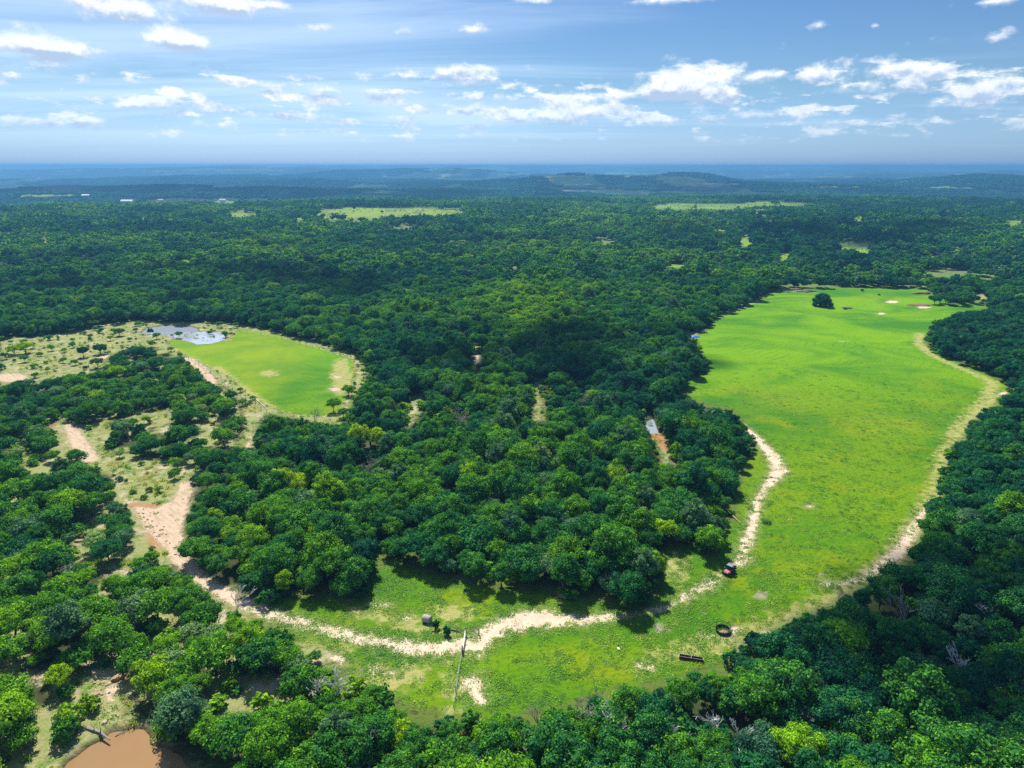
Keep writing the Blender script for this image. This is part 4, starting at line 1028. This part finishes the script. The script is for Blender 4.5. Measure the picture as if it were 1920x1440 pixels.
def spread(name, n, region, meshes, pick, srange, tfun, label, seed, xr, yr, zr=(1, 1)):
    rg = np.random.default_rng(seed); X = rg.uniform(*xr, n); Y = rg.uniform(*yr, n)
    px, py, _ = project(X, Y, height(X, Y)); k = region(X, Y, px, py, rg); X, Y, px, py = X[k], Y[k], px[k], py[k]
    if not len(X): return
    S = rg.uniform(*srange, len(X)); Z = height(X, Y)
    scatter_tree(name, meshes, np.stack([X, Y, Z], 1), S, S * rg.uniform(*zr, len(X)), np.clip(tfun(X, Y, rg), .02, .98), rg.choice(pick, len(X)), label, seed)
    print(name, len(X))
G_FIELD = raster([P_FIELD, P_MEADOW]); G_BIG = raster([P_FIELD]); G_TAW = raster([P_SHRUBLAND, P_GLADE, P_POND_OPEN] + P_OPEN_SMALL) & ~raster([P_SMALL])
G_WATER = raster([P_POND1, P_POND2])
def sandy(X, Y): return sdf_union(X, Y, SAND, 4)
def reg_meadow(X, Y, px, py, rg):
    ok = in_grid(G_FIELD, px, py) & (rg.uniform(size=len(X)) < np.clip((275 - Y) / 150, 0, 1) * np.where(in_grid(G_BIG, px, py), .45, 1))
    sd = sandy(X, Y); ok &= (sd < .2) | (rg.uniform(size=len(X)) < .05)
    return ok & (fbm(X / 3, Y / 3, 12, 3) > .47 - .2 * (sd > -2))
spread('meadow_grass', 150000, reg_meadow, MOUND, [0, 1, 2, 3], (.6, 1.5), lambda X, Y, rg: .44 + (fbm(X / 9, Y / 9, 71, 3) - .5) * .7 - .10 + rg.normal(size=len(X)) * .10, 'short green meadow grass in loose tufts', 51, (-160, 260), (85, 330), (.45, .95))
def reg_taw(X, Y, px, py, rg):
    ok = in_grid(G_TAW, px, py) & ~in_grid(G_WATER, px, py) & (rg.uniform(size=len(X)) < np.clip((420 - Y) / 250, .15, 1)); sd = sandy(X, Y)
    return ok & ((sd < 0) | (rg.uniform(size=len(X)) < .12)) & (fbm(X / 4, Y / 4, 13, 3) > .42)
spread('dry_grass', 90000, reg_taw, MOUND + TALL, [0, 1, 2, 3, 0, 1, 2, 3, 0, 1, 2, 3, 4, 5], (.6, 1.5), lambda X, Y, rg: .62 + (fbm(X / 8, Y / 8, 72, 3) - .5) * 1.1 + rg.normal(size=len(X)) * .12, 'straw coloured grass and weeds in the scrub clearings', 52, (-320, 60), (60, 420), (.7, 1.4))
# bushes below and between the trees, thicker along the edges of the woods
def reg_under(X, Y, px, py, rg):
    vis = (px > -60) & (px < 1980) & (py < 1540)
    op = in_grid(G_OPEN, px, py)
    a, b_, _ = project(X, Y, height(X, Y) + 2.0)
    left = (px < 480) & (py > 660)
    return vis & ~op & ~in_grid(G_OPEN, a, b_) & (~left | (rg.uniform(size=len(X)) < .45))
spread('undergrowth', 13000, reg_under, [p[0] for p in BUSH], [0, 1, 2], (.9, 2.3), lambda X, Y, rg: .38 + (fbm(X / 20, Y / 20, 73, 3) - .5) * .9 + rg.normal(size=len(X)) * .14, 'low brush filling the woods under the trees', 53, (-280, 300), (62, 440), (.6, 1.2))
def reg_scrubbush(X, Y, px, py, rg): return in_grid(G_TAW, px, py) & ~in_grid(G_WATER, px, py) & (sandy(X, Y) < -1) & (fbm(X / 12, Y / 12, 14, 2) > .42)
spread('scrub_bushes', 2600, reg_scrubbush, [p[0] for p in BUSH], [0, 1, 2], (.35, 1.0), lambda X, Y, rg: .55 + rg.normal(size=len(X)) * .2, 'tiny shrubs dotted over the dry clearings', 54, (-320, 20), (60, 420), (.6, 1.1))
# saplings and brush in the far lime clearings
def reg_far(X, Y, px, py, rg): return in_grid(G_FAR, px, py) & (fbm(X / 40, Y / 90, 16, 3) > .40)
spread('far_clearing_brush', 16000, reg_far, FARC, [0, 1, 2, 3], (.18, .42), lambda X, Y, rg: .86 + rg.normal(size=len(X)) * .12, 'pale green brush in the clearings on the far rise', 55, (-1500, 1500), (470, 2100), (.6, .9))
# reeds in the marsh
def reg_marsh(X, Y, px, py, rg):
    s = np.where(inpoly(X, Y, MARSH_W), segdist(X, Y, MARSH_W, True), -segdist(X, Y, MARSH_W, True)); d2 = segdist(X, Y, W([(300, 634), (345, 628), (385, 620), (400, 616)]), False)
    u = rg.uniform(size=len(X)); f = fbm(X / 6, Y / 3, 18, 3)
    return ((s > -7) & (s < 3) & (u < .5) & (f > .42)) | ((s >= 3) & (u < .30) & (f > .5)) | ((d2 < 3) & (u < .8))
spread('marsh_reeds', 14000, reg_marsh, TUFT, [3, 4, 5], (.8, 1.9), lambda X, Y, rg: .7 + rg.normal(size=len(X)) * .25, 'brown and green reeds standing in the shallow pool', 56, (-290, -160), (360, 450), (.8, 1.3))

# ------------------------------------------------------------------ fair-weather clouds overhead that shade parts of the land
def cloud_mat():
    m, b = new_mat('thin cloud'); d = b.n('ShaderNodeBsdfDiffuse'); d.inputs[0].default_value = (.85, .87, .9, 1)
    tr = b.n('ShaderNodeBsdfTransparent'); tr.inputs[0].default_value = (1, 1, 1, 1); mx = b.n('ShaderNodeMixShader'); mx.inputs[0].default_value = .42
    b.t.links.new(tr.outputs[0], mx.inputs[1]); b.t.links.new(d.outputs[0], mx.inputs[2]); out_surface(b, mx.outputs[0]); return m
M_CLOUD = cloud_mat()
def cloud(px, py, rx, ry, n, seed, alt=1150):
    """a cumulus standing between the sun and one stretch of ground"""
    gx, gy = ground_at(px, py); k = alt / SUN_DIR.z; c = Vector((gx + SUN_DIR.x * k, gy + SUN_DIR.y * k, alt)); rg = np.random.default_rng(seed)
    iv, it = ico(3); V = []; T = []
    for i in range(n):
        a = rg.uniform(0, 6.283); d = math.sqrt(rg.uniform(0, 1)); R_ = rg.uniform(.28, .5) * min(rx, ry) * (1.2 - .5 * d)
        V.append(np.array([math.cos(a) * d * rx, math.sin(a) * d * ry, rg.uniform(0, .2) * R_]) + iv * np.array([R_, R_, R_ * .35]) * (1 + rg.normal(size=(len(iv), 1)) * .03)); T.append(it + i * len(iv))
    me = arr_mesh('cloud', np.concatenate(V), None, np.concatenate(T), None, True, M_CLOUD)
    tag(link('cloud', me, None, c), 'white fair-weather cloud overhead shading the land', None, None, 'stuff')
cloud(1985, 1215, 50, 28, 18, 1, 800)
cloud(1075, 670, 62, 46, 20, 2)
cloud(420, 540, 130, 70, 14, 4)
cloud(1500, 440, 240, 110, 16, 5)
cloud(800, 368, 700, 240, 22, 6, 1800)
cloud(300, 355, 900, 300, 20, 7, 2400)

# ------------------------------------------------------------------ things people left on the land
M_RED = plain('red plastic panel', (.22, .008, .006), .35, spec=.5, var=.08)
M_BLACK = plain('black plastic', (.018, .018, .022), .5, var=.2)
M_TYRE = plain('rubber', (.02, .02, .02), .85)
M_RIM = plain('wheel rim', (.55, .56, .6), .35, .6, .1)
M_ROOF = plain('grey blue roof panel', (.20, .23, .36), .4, spec=.5, var=.08)
M_STEELG = plain('dark green painted pipe', (.035, .07, .05), .5, .3)
M_GALV = plain('galvanised steel', (.42, .43, .45), .45, .6)
M_RUST = plain('rusty red steel', (.16, .035, .025), .7, .2)
M_CONC = plain('pale concrete', (.62, .60, .56), .85)
M_POST = plain('weathered post', (.24, .20, .17), .9)
M_HAY = plain('grey weathered hay', (.36, .33, .30), .95, bump=.6, scale=9)
M_HAYT = plain('old brown hay', (.33, .25, .18), .95, bump=.6, scale=9)
M_ROCK = plain('tan sandstone', (.42, .27, .16), .9, bump=.5, scale=2)
M_PALEROCK = plain('pale rock', (.58, .45, .36), .9, bump=.5, scale=2)
M_BLUE = plain('blue plastic sheet', (.02, .16, .62), .4, spec=.5, var=.15)
M_WHITE = plain('white painted metal', (.78, .78, .76), .4, var=.06)
M_SOIL = plain('heaped soil', (.20, .13, .08), .95, bump=.6, scale=2)
M_GLASS = plain('dark windscreen', (.05, .06, .08), .15, spec=.6)

def Gd(px, py, dz=0): x, y = ground_at(px, py); return Vector((x, y, float(height(x, y)) + dz))

def buggy():
    p = Gd(1367, 1075); q = Gd(1330, 1101); rz = math.atan2(q.y - p.y, q.x - p.x)     # local +x is forward
    t = thing('off_road_buggy', 'red and black off-road buggy with a grey-blue roof parked on the grass', 'off-road vehicle', p, rz)
    b = MB(); b.box((0, 0, .52), (2.5, 1.05, .22)); b.box((-.85, 0, .78), (.9, 1.25, .30)); b.box((-.05, 0, .70), (.7, 1.3, .14)); b.build('chassis', M_BLACK, t, bevel=.03)
    b = MB(); b.add([(.45, -.62, .62), (1.45, -.50, .60), (1.45, .50, .60), (.45, .62, .62), (.45, -.60, 1.06), (1.36, -.42, .82), (1.36, .42, .82), (.45, .60, 1.06)], [(3, 2, 1, 0), (4, 5, 6, 7), (0, 1, 5, 4), (1, 2, 6, 5), (2, 3, 7, 6), (3, 0, 4, 7)])
    hood = b.build('hood', M_RED, t, bevel=.03); MB().box((1.42, 0, .70), (.08, .6, .14)).build('grille', M_BLACK, hood)
    for sy in (-1, 1):
        b = MB(); b.box((.98, sy * .66, .88), (.78, .30, .07)); b.box((1.36, sy * .66, .78), (.08, .28, .2)); b.build('fender', M_RED, t, bevel=.02)
        b = MB(); b.box((-1.0, sy * .66, .92), (.95, .26, .08)); b.build('fender', M_BLACK, t, bevel=.02)
        MB().box((.02, sy * .66, .62), (1.0, .05, .34)).build('door', M_RED, t, bevel=.02)
        MB().box((1.44, sy * .36, .76), (.05, .18, .10)).build('headlight', M_WHITE, t, bevel=.015)
        s_ = MB(); s_.box((-.12, sy * .34, .86), (.5, .5, .16)); s_.box((-.38, sy * .34, 1.15), (.14, .48, .55)); s_.build('seat', M_BLACK, t, bevel=.04)
        for x in (-.98, 1.0):
            w = MB(); w.tube([(x, sy * .60, .34), (x, sy * .66, .34), (x, sy * .86, .34), (x, sy * .90, .34)], [.27, .34, .34, .27], 18); wh = w.build('tyre', M_TYRE, t)
            r = MB(); r.tube([(x, sy * .885, .34), (x, sy * .915, .34)], [.18, .15], 12); r.build('rim', M_RIM, wh)
        c = MB(); c.tube([(.55, sy * .60, .98), (.22, sy * .56, 1.80), (-.62, sy * .56, 1.84), (-.75, sy * .60, .95)], .035, 6); c.tube([(-.62, sy * .56, 1.82), (-1.3, sy * .60, .95)], .03, 6); c.build('roll_bar', M_BLACK, t)
        MB().box((.50, sy * .80, 1.25), (.05, .16, .12)).build('mirror', M_WHITE, t, bevel=.01)
    MB().box((-.2, 0, 1.89), (1.12, 1.30, .06), taper=.94).build('roof', M_ROOF, t, bevel=.025)
    b = MB(); b.add([(.56, -.56, 1.02), (.56, .56, 1.02), (.26, .52, 1.78), (.26, -.52, 1.78), (.54, -.56, 1.02), (.54, .56, 1.02), (.24, .52, 1.78), (.24, -.52, 1.78)], [(0, 1, 2, 3), (7, 6, 5, 4), (0, 4, 5, 1), (1, 5, 6, 2), (2, 6, 7, 3), (3, 7, 4, 0)]); b.build('windscreen', M_GLASS, t)
    b = MB(); b.box((-1.15, 0, .98), (.85, 1.15, .06)); b.box((-1.56, 0, 1.1), (.05, 1.15, .26)); b.box((-.74, 0, 1.1), (.05, 1.15, .26)); b.box((-1.15, .56, 1.1), (.80, .04, .26)); b.box((-1.15, -.56, 1.1), (.80, .04, .26)); b.build('cargo_bed', M_BLACK, t)
    MB().tube([(.50, .34, 1.02), (.33, .34, 1.16)], .025, 6).build('steering_column', M_BLACK, t)
    bb = MB(); bb.tube([(1.58, -.48, .55), (1.62, -.3, .62), (1.62, .3, .62), (1.58, .48, .55)], .035, 6); bb.tube([(1.4, -.3, .5), (1.62, -.3, .62)], .03, 5); bb.tube([(1.4, .3, .5), (1.62, .3, .62)], .03, 5); bb.build('bumper', M_BLACK, t)
buggy()

def hay_ring():
    p = Gd(1355, 1184); t = thing('hay_ring', 'round dark green pipe hay feeder with old hay inside on the grass', 'hay feeder', p, .3)
    for z, r in ((.06, .03), (.58, .03), (1.28, .045)): MB().ring((0, 0, z), 1.28, r, 36, 6).build('hoop', M_STEELG, t)
    n = 18
    for k in range(n):
        a = 2 * math.pi * k / n; c, s_ = math.cos(a) * 1.28, math.sin(a) * 1.28
        MB().tube([(c, s_, .56), (c, s_, 1.28)], .028, 5).build('upright', M_STEELG, t)
    w = MB(); m = 36; v = []
    for k in range(m):
        a = 2 * math.pi * k / m
        for r, z in ((1.265, .06), (1.265, .58), (1.25, .58), (1.25, .06)): v.append((math.cos(a) * r, math.sin(a) * r, z))
    f = [(k * 4 + j, ((k + 1) % m) * 4 + j, ((k + 1) % m) * 4 + (j + 1) % 4, k * 4 + (j + 1) % 4) for k in range(m) for j in range(4)]
    w.add(v, f).build('skirt', M_STEELG, t)
    iv, it = ico(3); rg = np.random.default_rng(4); V = iv * np.array([.75, .5, .26]) * (1 + rg.normal(size=(len(iv), 1)) * .08) + np.array([.1, -.35, .1])
    h = link('hay_heap', arr_mesh('hay heap', V, None, it, None, False, M_HAYT), None, p); tag(h, 'low heap of pale brown hay lying inside the round feeder', 'hay')
hay_ring()

def feed_trough():
    a, c = Gd(1273, 1233), Gd(1318, 1240); p = (a + c) / 2; L = (c - a).length; rz = math.atan2(c.y - a.y, c.x - a.x)
    t = thing('feed_trough', 'long dark red steel feed trough with a pale rim and a divider in the middle', 'feed trough', p, rz)
    w, h, z = .62, .36, .18
    for k, sx in enumerate((-1, 1)):
        b = MB(); b.box((sx * L / 4, 0, z + .02), (L / 2 - .06, w * .75, .04)); b.build('tray', M_RUST, t)
        for sy in (-1, 1):
            b = MB(); b.add([(sx * L / 4 - L / 4 + .02, sy * w * .36, z), (sx * L / 4 + L / 4 - .02, sy * w * .36, z), (sx * L / 4 + L / 4 - .02, sy * w * .5, z + h), (sx * L / 4 - L / 4 + .02, sy * w * .5, z + h),
                             (sx * L / 4 - L / 4 + .02, sy * (w * .36 + .03), z), (sx * L / 4 + L / 4 - .02, sy * (w * .36 + .03), z), (sx * L / 4 + L / 4 - .02, sy * (w * .5 + .03), z + h), (sx * L / 4 - L / 4 + .02, sy * (w * .5 + .03), z + h)],
                            [(0, 1, 2, 3), (7, 6, 5, 4), (0, 4, 5, 1), (1, 5, 6, 2), (2, 6, 7, 3), (3, 7, 4, 0)]); b.build('side_panel', M_RUST, t)
    for sx in (-1, 0, 1): MB().box((sx * (L / 2 - .01), 0, z + h / 2), (.05, w + .08, h + .04)).build('divider' if sx == 0 else 'end_plate', M_GALV, t)
    for sy in (-1, 1): MB().tube([(-L / 2, sy * (w / 2 + .015), z + h + .02), (L / 2, sy * (w / 2 + .015), z + h + .02)], .03, 6).build('rim', M_GALV, t)
    for sx in (-1, 0, 1):
        for sy in (-1, 1): MB().tube([(sx * (L / 2 - .15), sy * w * .42, -.1), (sx * (L / 2 - .15), sy * w * .36, z + .05)], .03, 6).build('leg', M_GALV, t)
feed_trough()

def bale():
    p = Gd(801, 1166); t = thing('hay_bale', 'grey weathered round hay bale lying by the small cedars', 'hay bale', p, math.radians(-22))
    r = random.Random(5); b = MB(); n = 26; pts = [(-.8, 0, .66), (-.74, 0, .66), (-.3, 0, .66), (.3, 0, .66), (.74, 0, .66), (.8, 0, .66)]; b.tube(pts, [.60, .69, .72, .72, .69, .60], n); b.build('bale_body', M_HAY, t, smooth=True)
    for x in (-.45, 0, .45):
        v = MB(); v.tube([(x - .012, 0, .66), (x + .012, 0, .66)], .728, 26, cap=False); v.build('twine', M_WHITE, t)
bale()

def wire_fence(name, lab, pts, step, h=1.25, mats=(M_POST, M_GALV), wires=4, thick=.05, every=1):
    w = [Vector((*ground_at(*p), 0)) for p in pts]; tot = sum((w[i + 1] - w[i]).length for i in range(len(w) - 1)); n = max(int(tot / step), 1)
    def along(d):
        for i in range(len(w) - 1):
            l = (w[i + 1] - w[i]).length
            if d <= l or i == len(w) - 2: return w[i].lerp(w[i + 1], min(d / l, 1))
            d -= l
    P = [along(tot * k / n) for k in range(n + 1)]
    for q in P: q.z = float(height(q.x, q.y))
    t = thing(name, lab, 'fence', P[0])
    me = [MB().tube([(0, 0, -.3), (0, 0, h)], thick, 6).mesh('post', mats[0]), MB().tube([(0, 0, -.3), (0, 0, h * .97)], thick * .6, 5).mesh('post', mats[1])]
    for k, q in enumerate(P): link('post', me[0 if k % 3 == 0 else 1], t, q - P[0])
    for j in range(wires):
        z = h * (j + 1) / (wires + .3); MB().tube([q - P[0] + Vector((0, 0, z - (.02 if k % 2 else 0))) for k, q in enumerate(P)], .012, 3).build('wire', mats[1], t)
    return t
wire_fence('wire_fence', 'wire fence running straight across the meadow from the gate to the bottom wood', [(866, 1226), (860, 1262), (853, 1308), (850, 1325)], 2.6, wires=5, thick=.07)
wire_fence('wire_fence', 'wire fence along the near side of the smaller lime field, beside the sandy lane', [(336, 660), (362, 678), (392, 697), (412, 712), (450, 742), (500, 774)], 4.5, thick=.10)
wire_fence('wire_fence', 'wire fence along the back edge of the smaller lime field under the wood', [(450, 622), (520, 634), (600, 656), (664, 674)], 5, thick=.10)

def gate():
    a, c = Gd(873, 1190), Gd(867, 1224); d = (c - a); L = d.length; rz = math.atan2(d.y, d.x)
    t = thing('pipe_gate', 'grey pipe gate hanging between two wooden posts beside the sandy track', 'gate', a, rz)
    for x in (0, L): MB().tube([(x, 0, -.4), (x, 0, 1.6)], .11, 8).build('post', M_POST, t)
    MB().tube([(0, 0, 1.45), (-.0, 2.4, .15)], .05, 6).build('brace', M_POST, t); MB().tube([(0, 2.4, -.3), (0, 2.4, 1.5)], .09, 7).build('post', M_POST, t); MB().tube([(0, 0, 1.35), (0, 2.4, 1.35)], .05, 6).build('rail', M_POST, t)
    for z in (.3, .52, .76, 1.0, 1.28): MB().tube([(.18, 0, z), (L - .18, 0, z)], .03, 6).build('rail', M_GALV, t)
    for x in (.18, L / 2, L - .18): MB().tube([(x, 0, .3), (x, 0, 1.28)], .03, 6).build('upright', M_GALV, t)
gate()

def log(name, lab, p0, p1, r, mat, twigs=3, lift=.15, seed=1):
    a, c = Gd(*p0), Gd(*p1); a.z += lift; c.z += lift; rr = random.Random(seed); t = thing(name, lab, 'log', a); d = c - a
    md = d * .5 + Vector((rr.uniform(-.2, .2), rr.uniform(-.2, .2), .1)); MB().tube([Vector((0, 0, 0)), md, d], [r, r * .8, r * .45], 8).build('stem', mat, t)
    for k in range(twigs):
        q = d * rr.uniform(.35, .95); e = q + Vector((rr.uniform(-1, 1), rr.uniform(-1, 1), rr.uniform(.3, .9))) * rr.uniform(.8, 1.6)
        MB().tube([q, q.lerp(e, .5) + Vector((.1, 0, .1)), e], [r * .35, r * .2, r * .06], 5).build('limb', mat, t)
log('fallen_log', 'grey fallen log sliding into the brown pond', (163, 1366), (206, 1388), .24, M_DEADDK, 3, .1, 2)
log('fallen_log', 'thin dark branch poking out of the brown pond', (215, 1376), (236, 1366), .07, M_DEADDK, 2, -.45, 3)
log('fallen_log', 'pale broken trunk lying above the brown pond', (148, 1316), (165, 1330), .14, M_DEAD, 3, .15, 4)
log('fallen_log', 'pale log by the bush on the brown pond bank', (104, 1350), (126, 1342), .12, M_DEAD, 2, .15, 5)
log('fallen_log', 'white log lying across the clearing lane in the wood', (785, 764), (800, 756), .2, M_DEAD, 3, .2, 6)
log('fallen_log', 'grey logs heaped at the lower corner of the clearing lane', (758, 788), (776, 782), .22, M_DEADDK, 4, .2, 7)
log('fallen_log', 'pale rails dumped at the bottom corner of the lime field', (478, 748), (498, 765), .16, M_DEAD, 1, .15, 8)
log('fallen_log', 'reddish brush trunk lying at the wood edge above the buggy', (1366, 962), (1388, 982), .22, M_ROCK, 4, .2, 9)
log('fallen_log', 'dark timber dumped left of the pipe gate', (846, 1181), (866, 1187), .16, M_POST, 3, .15, 10)

def boulder(lab, px, py, d, seed, mat, grp=None):
    p = Gd(px, py); iv, it = ico(3); rg = np.random.default_rng(seed); V = iv.copy()
    for _ in range(7):
        n = unit(rg.normal(size=3)); k = V @ n - rg.uniform(.55, .8); V = V - np.outer(np.maximum(k, 0), n)
    V = V * np.array(d) / 2
    o = link('boulder', arr_mesh('boulder', V, None, it, None, False, mat), None, p + Vector((0, 0, d[2] * .2)), (0, 0, rg.uniform(0, 6))); tag(o, lab, 'boulder', grp)
boulder('long tan sandstone boulder on the shaded bank above the brown pond', 222, 1272, (2.6, 1.3, 1.0), 1, M_ROCK)
boulder('small pale rock on the point of the brown pond bank', 197, 1356, (.9, .8, .7), 2, M_PALEROCK)
boulder('pale rock beside the thin mesquite left of the track', 150, 1015, (2.4, 1.2, .8), 3, M_ROCK)
boulder('reddish rock at the top of the dirt chute', 142, 795, (2.2, 1.2, .9), 4, M_ROCK)
boulder('white stone lying alone in the meadow above the feed trough', 1160, 1218, (.8, .6, .5), 5, M_WHITE)
boulder('pale rock by the creek bank below the hay field wood', 1268, 846, (1.8, 1.3, .9), 6, M_PALEROCK)
boulder('low pink rock at the foot of the red creek bank', 1254, 836, (1.4, 1.0, .7), 8, M_PALEROCK)
rs_ = random.Random(9)
for k in range(26):
    u = rs_.random(); px, py = 262 + 75 * u + rs_.uniform(-10, 10), 960 + 75 * u + rs_.uniform(-12, 12)
    boulder('small pale stone strewn over the eroded fork of the track', px, py, (rs_.uniform(.35, .8), rs_.uniform(.3, .6), .35), 20 + k, M_PALEROCK, 'stones on the eroded fork of the track')
for k in range(14):
    boulder('loose stone on the bare red bank above the brown pond', 185 + rs_.uniform(-26, 26), 1300 + rs_.uniform(-26, 26), (rs_.uniform(.4, .9), rs_.uniform(.3, .7), .4), 60 + k, M_PALEROCK, 'stones on the bank above the brown pond')

def feeder():
    p = Gd(387, 614); t = thing('game_feeder', 'tripod game feeder with a pale drum behind the stock pond', 'game feeder', p, .4)
    for k in range(3):
        a = k * 2.094; MB().tube([(math.cos(a) * 1.1, math.sin(a) * 1.1, -.1), (math.cos(a) * .35, math.sin(a) * .35, 2.6)], .05, 6).build('leg', M_GALV, t)
    MB().tube([(0, 0, 1.9), (0, 0, 2.05), (0, 0, 3.0)], [.12, .42, .42], 16).build('drum', M_CONC, t); MB().tube([(0, 0, 3.0), (0, 0, 3.12), (0, 0, 3.3)], [.46, .44, .08], 16).build('lid', M_ROCK, t)
feeder()
def open_tank(name, lab, cat, px, py, d, rz, mat):
    p = Gd(px, py); t = thing(name, lab, cat, p, rz); L, w, h = d
    for sx in (-1, 1): MB().box((sx * L / 2, 0, h / 2), (.12, w, h)).build('end_wall', mat, t)
    for sy in (-1, 1): MB().box((0, sy * w / 2, h / 2), (L + .12, .12, h - .004)).build('side_wall', mat, t)
    MB().box((0, 0, .1), (L - .12, w - .12, .2)).build('base', mat, t); MB().box((0, 0, h * .72), (L - .122, w - .122, .02)).build('water_surface', M_POND, t)
open_tank('water_tank', 'long white concrete water tank at the far end of the hay field', 'water tank', 1496, 547, (3.6, 1.6, .9), .25, M_WHITE)
open_tank('water_tank', 'small tan concrete tank left of the long white one', 'water tank', 1477, 548, (2.6, 1.4, .8), .0, M_CONC)
open_tank('water_tank', 'pale stone tank at the wood edge near the blue tarp', 'water tank', 1319, 622, (2.2, 1.2, .6), .5, M_CONC)
def tarp():
    p = Gd(1302, 632); rg = np.random.default_rng(8); n = 14; V = []; Q = []
    for i in range(n):
        for j in range(n):
            u, v = i / (n - 1) * 2 - 1, j / (n - 1) * 2 - 1; V.append((u * 2.6, v * 1.7, .75 * math.exp(-(u * u + v * v) * 2.2) + .06 + rg.uniform(0, .07)))
    Q = [(i * n + j, (i + 1) * n + j, (i + 1) * n + j + 1, i * n + j + 1) for i in range(n - 1) for j in range(n - 1)]
    me = arr_mesh('blue_tarp', V, Q, None, None, False, M_BLUE); o = link('blue_tarp', me, None, p, (0, 0, .2)); m = o.modifiers.new('thickness', 'SOLIDIFY'); m.thickness = .02; tag(o, 'bright blue tarp over a low pile at the edge of the wood', 'tarp')
tarp()
def mound(name, lab, cat, px, py, d, seed, mat, grp=None):
    p = Gd(px, py); iv, it = ico(3); rg = np.random.default_rng(seed); ph = rg.uniform(0, 6, 3)
    w = 1 + .16 * np.sin(iv[:, 0] * 5 + ph[0]) + .14 * np.sin(iv[:, 1] * 6 + ph[1]) + rg.normal(size=len(iv)) * .04; V = iv * w[:, None] * np.array(d) / 2
    tag(link(name, arr_mesh(name, V, None, it, None, True, mat), None, p), lab, cat, grp)
mound('earth_bank', 'long low grassy earth bank at the far end of the hay field', 'earth bank', 1448, 543, (34, 6, 2.6), 1, M_GROUND)
mound('earth_bank', 'short pointed earth heap between the white tank and the lone oak', 'earth bank', 1512, 547, (11, 5, 2.4), 2, M_GROUND)
mound('earth_bank', 'raised ring of soil and weeds near the hay field corner', 'earth bank', 1726, 572, (13, 7, 1.4), 3, M_SOIL)
mound('brush_heap', 'dark brush heap at the far right edge of the hay field', 'brush heap', 1729, 551, (11, 5, 2.6), 4, M_SOIL)
mound('brush_heap', 'small dark brush heap beside the low bush in the hay field', 'brush heap', 1588, 578, (5.5, 3.5, 1.6), 5, M_SOIL)

# houses and barns far off in the valley
def far_house(lab, px, py, L, w, h, rz, rm, wm):
    p = Gd(px, py); t = thing('farm_building', lab, 'farm building', p, rz)
    MB().box((0, 0, h / 2), (L, w, h)).build('wall', wm, t)
    MB().add([(-L / 2 - .5, -w / 2 - .5, h + .01), (L / 2 + .5, -w / 2 - .5, h + .01), (L / 2 + .5, w / 2 + .5, h + .01), (-L / 2 - .5, w / 2 + .5, h + .01), (-L / 2 - .5, 0, h + w * .28), (L / 2 + .5, 0, h + w * .28)],
             [(3, 2, 1, 0), (0, 1, 5, 4), (2, 3, 4, 5), (0, 4, 3), (1, 2, 5)]).build('roof', rm, t)
far_house('white roofed barn far off among the trees, furthest left of the distant buildings', 162, 372, 22, 12, 9, .1, M_WHITE, M_CONC)
far_house('long white barn far off in the valley beyond the wood', 240, 383, 34, 14, 9, -.05, M_WHITE, M_WHITE)
far_house('small pale farmhouse in the tan clearing of the far valley', 418, 380, 16, 10, 8, .3, M_CONC, M_WHITE)
far_house('tan roofed farmhouse at the left end of the far tan clearing', 302, 380, 14, 9, 8, .2, M_PALEROCK, M_CONC)

cloud(1165, 340, 620, 230, 16, 8, 2400)
cloud(1850, 348, 620, 260, 14, 9, 2400)
cloud(400, 357, 420, 160, 10, 12, 2400)
rs2 = random.Random(31)
SNAG = [(1010, 1378), (1130, 1395), (1215, 1372), (1250, 1425), (985, 1420), (1340, 1395), (1490, 1380), (1600, 1330), (1730, 1390), (700, 1420), (540, 1420), (330, 1370), (70, 1010), (60, 1130), (250, 1200), (130, 1100), (310, 1260), (1790, 1290), (930, 965), (1180, 905)]
for px, py in SNAG:
    x, y = ground_at(px, py); s_ = rs2.uniform(.72, .95); t = thing('dead_tree', 'bare grey snag poking out among green crowns', 'dead tree', (x, y, float(height(x, y))), rs2.uniform(0, 6), 'bare grey snags among the crowns'); t.scale = (s_, s_, s_)
    link('branches', DEADS[rs2.choice((0, 1, 2, 3))][0], t)

# scattered little trees out in the dry clearings
seen_small = {}
def small_label(x, y):
    m = min(NW_, key=lambda q: math.hypot(q[1] - x, q[2] - y)); w = WAYS[round(math.atan2(y - m[2], x - m[1]) / (math.pi / 4)) % 8]; k = (m[0], w)
    seen_small[k] = seen_small.get(k, 0) + 1; n = seen_small[k]
    return f"small mesquite in dry grass {w} {m[0]}" + ('' if n == 1 else f", {ORD[min(n - 1, 13)]}")
rg3 = np.random.default_rng(77); X_ = rg3.uniform(-300, 0, 6000); Y_ = rg3.uniform(95, 430, 6000); px_, py_, _ = project(X_, Y_, height(X_, Y_))
k_ = in_grid(G_TAW, px_, py_) & ~in_grid(G_WATER, px_, py_) & (sandy(X_, Y_) < -2.0) & (py_ < 1300); X_, Y_ = X_[k_], Y_[k_]; n_ = 0
for x, y in zip(X_, Y_):
    if n_ >= 46: break
    if min(math.hypot(p[0] - x, p[1] - y) for p in placed) < 7: continue
    plant('m', 'mesquite', SCRUB, int(rg3.integers(len(SCRUB))), float(x), float(y), float(rg3.uniform(.38, .72)), float(rg3.uniform(.3, .75)), small_label(x, y), 'tree', 'small mesquites dotted over the dry clearings'); n_ += 1
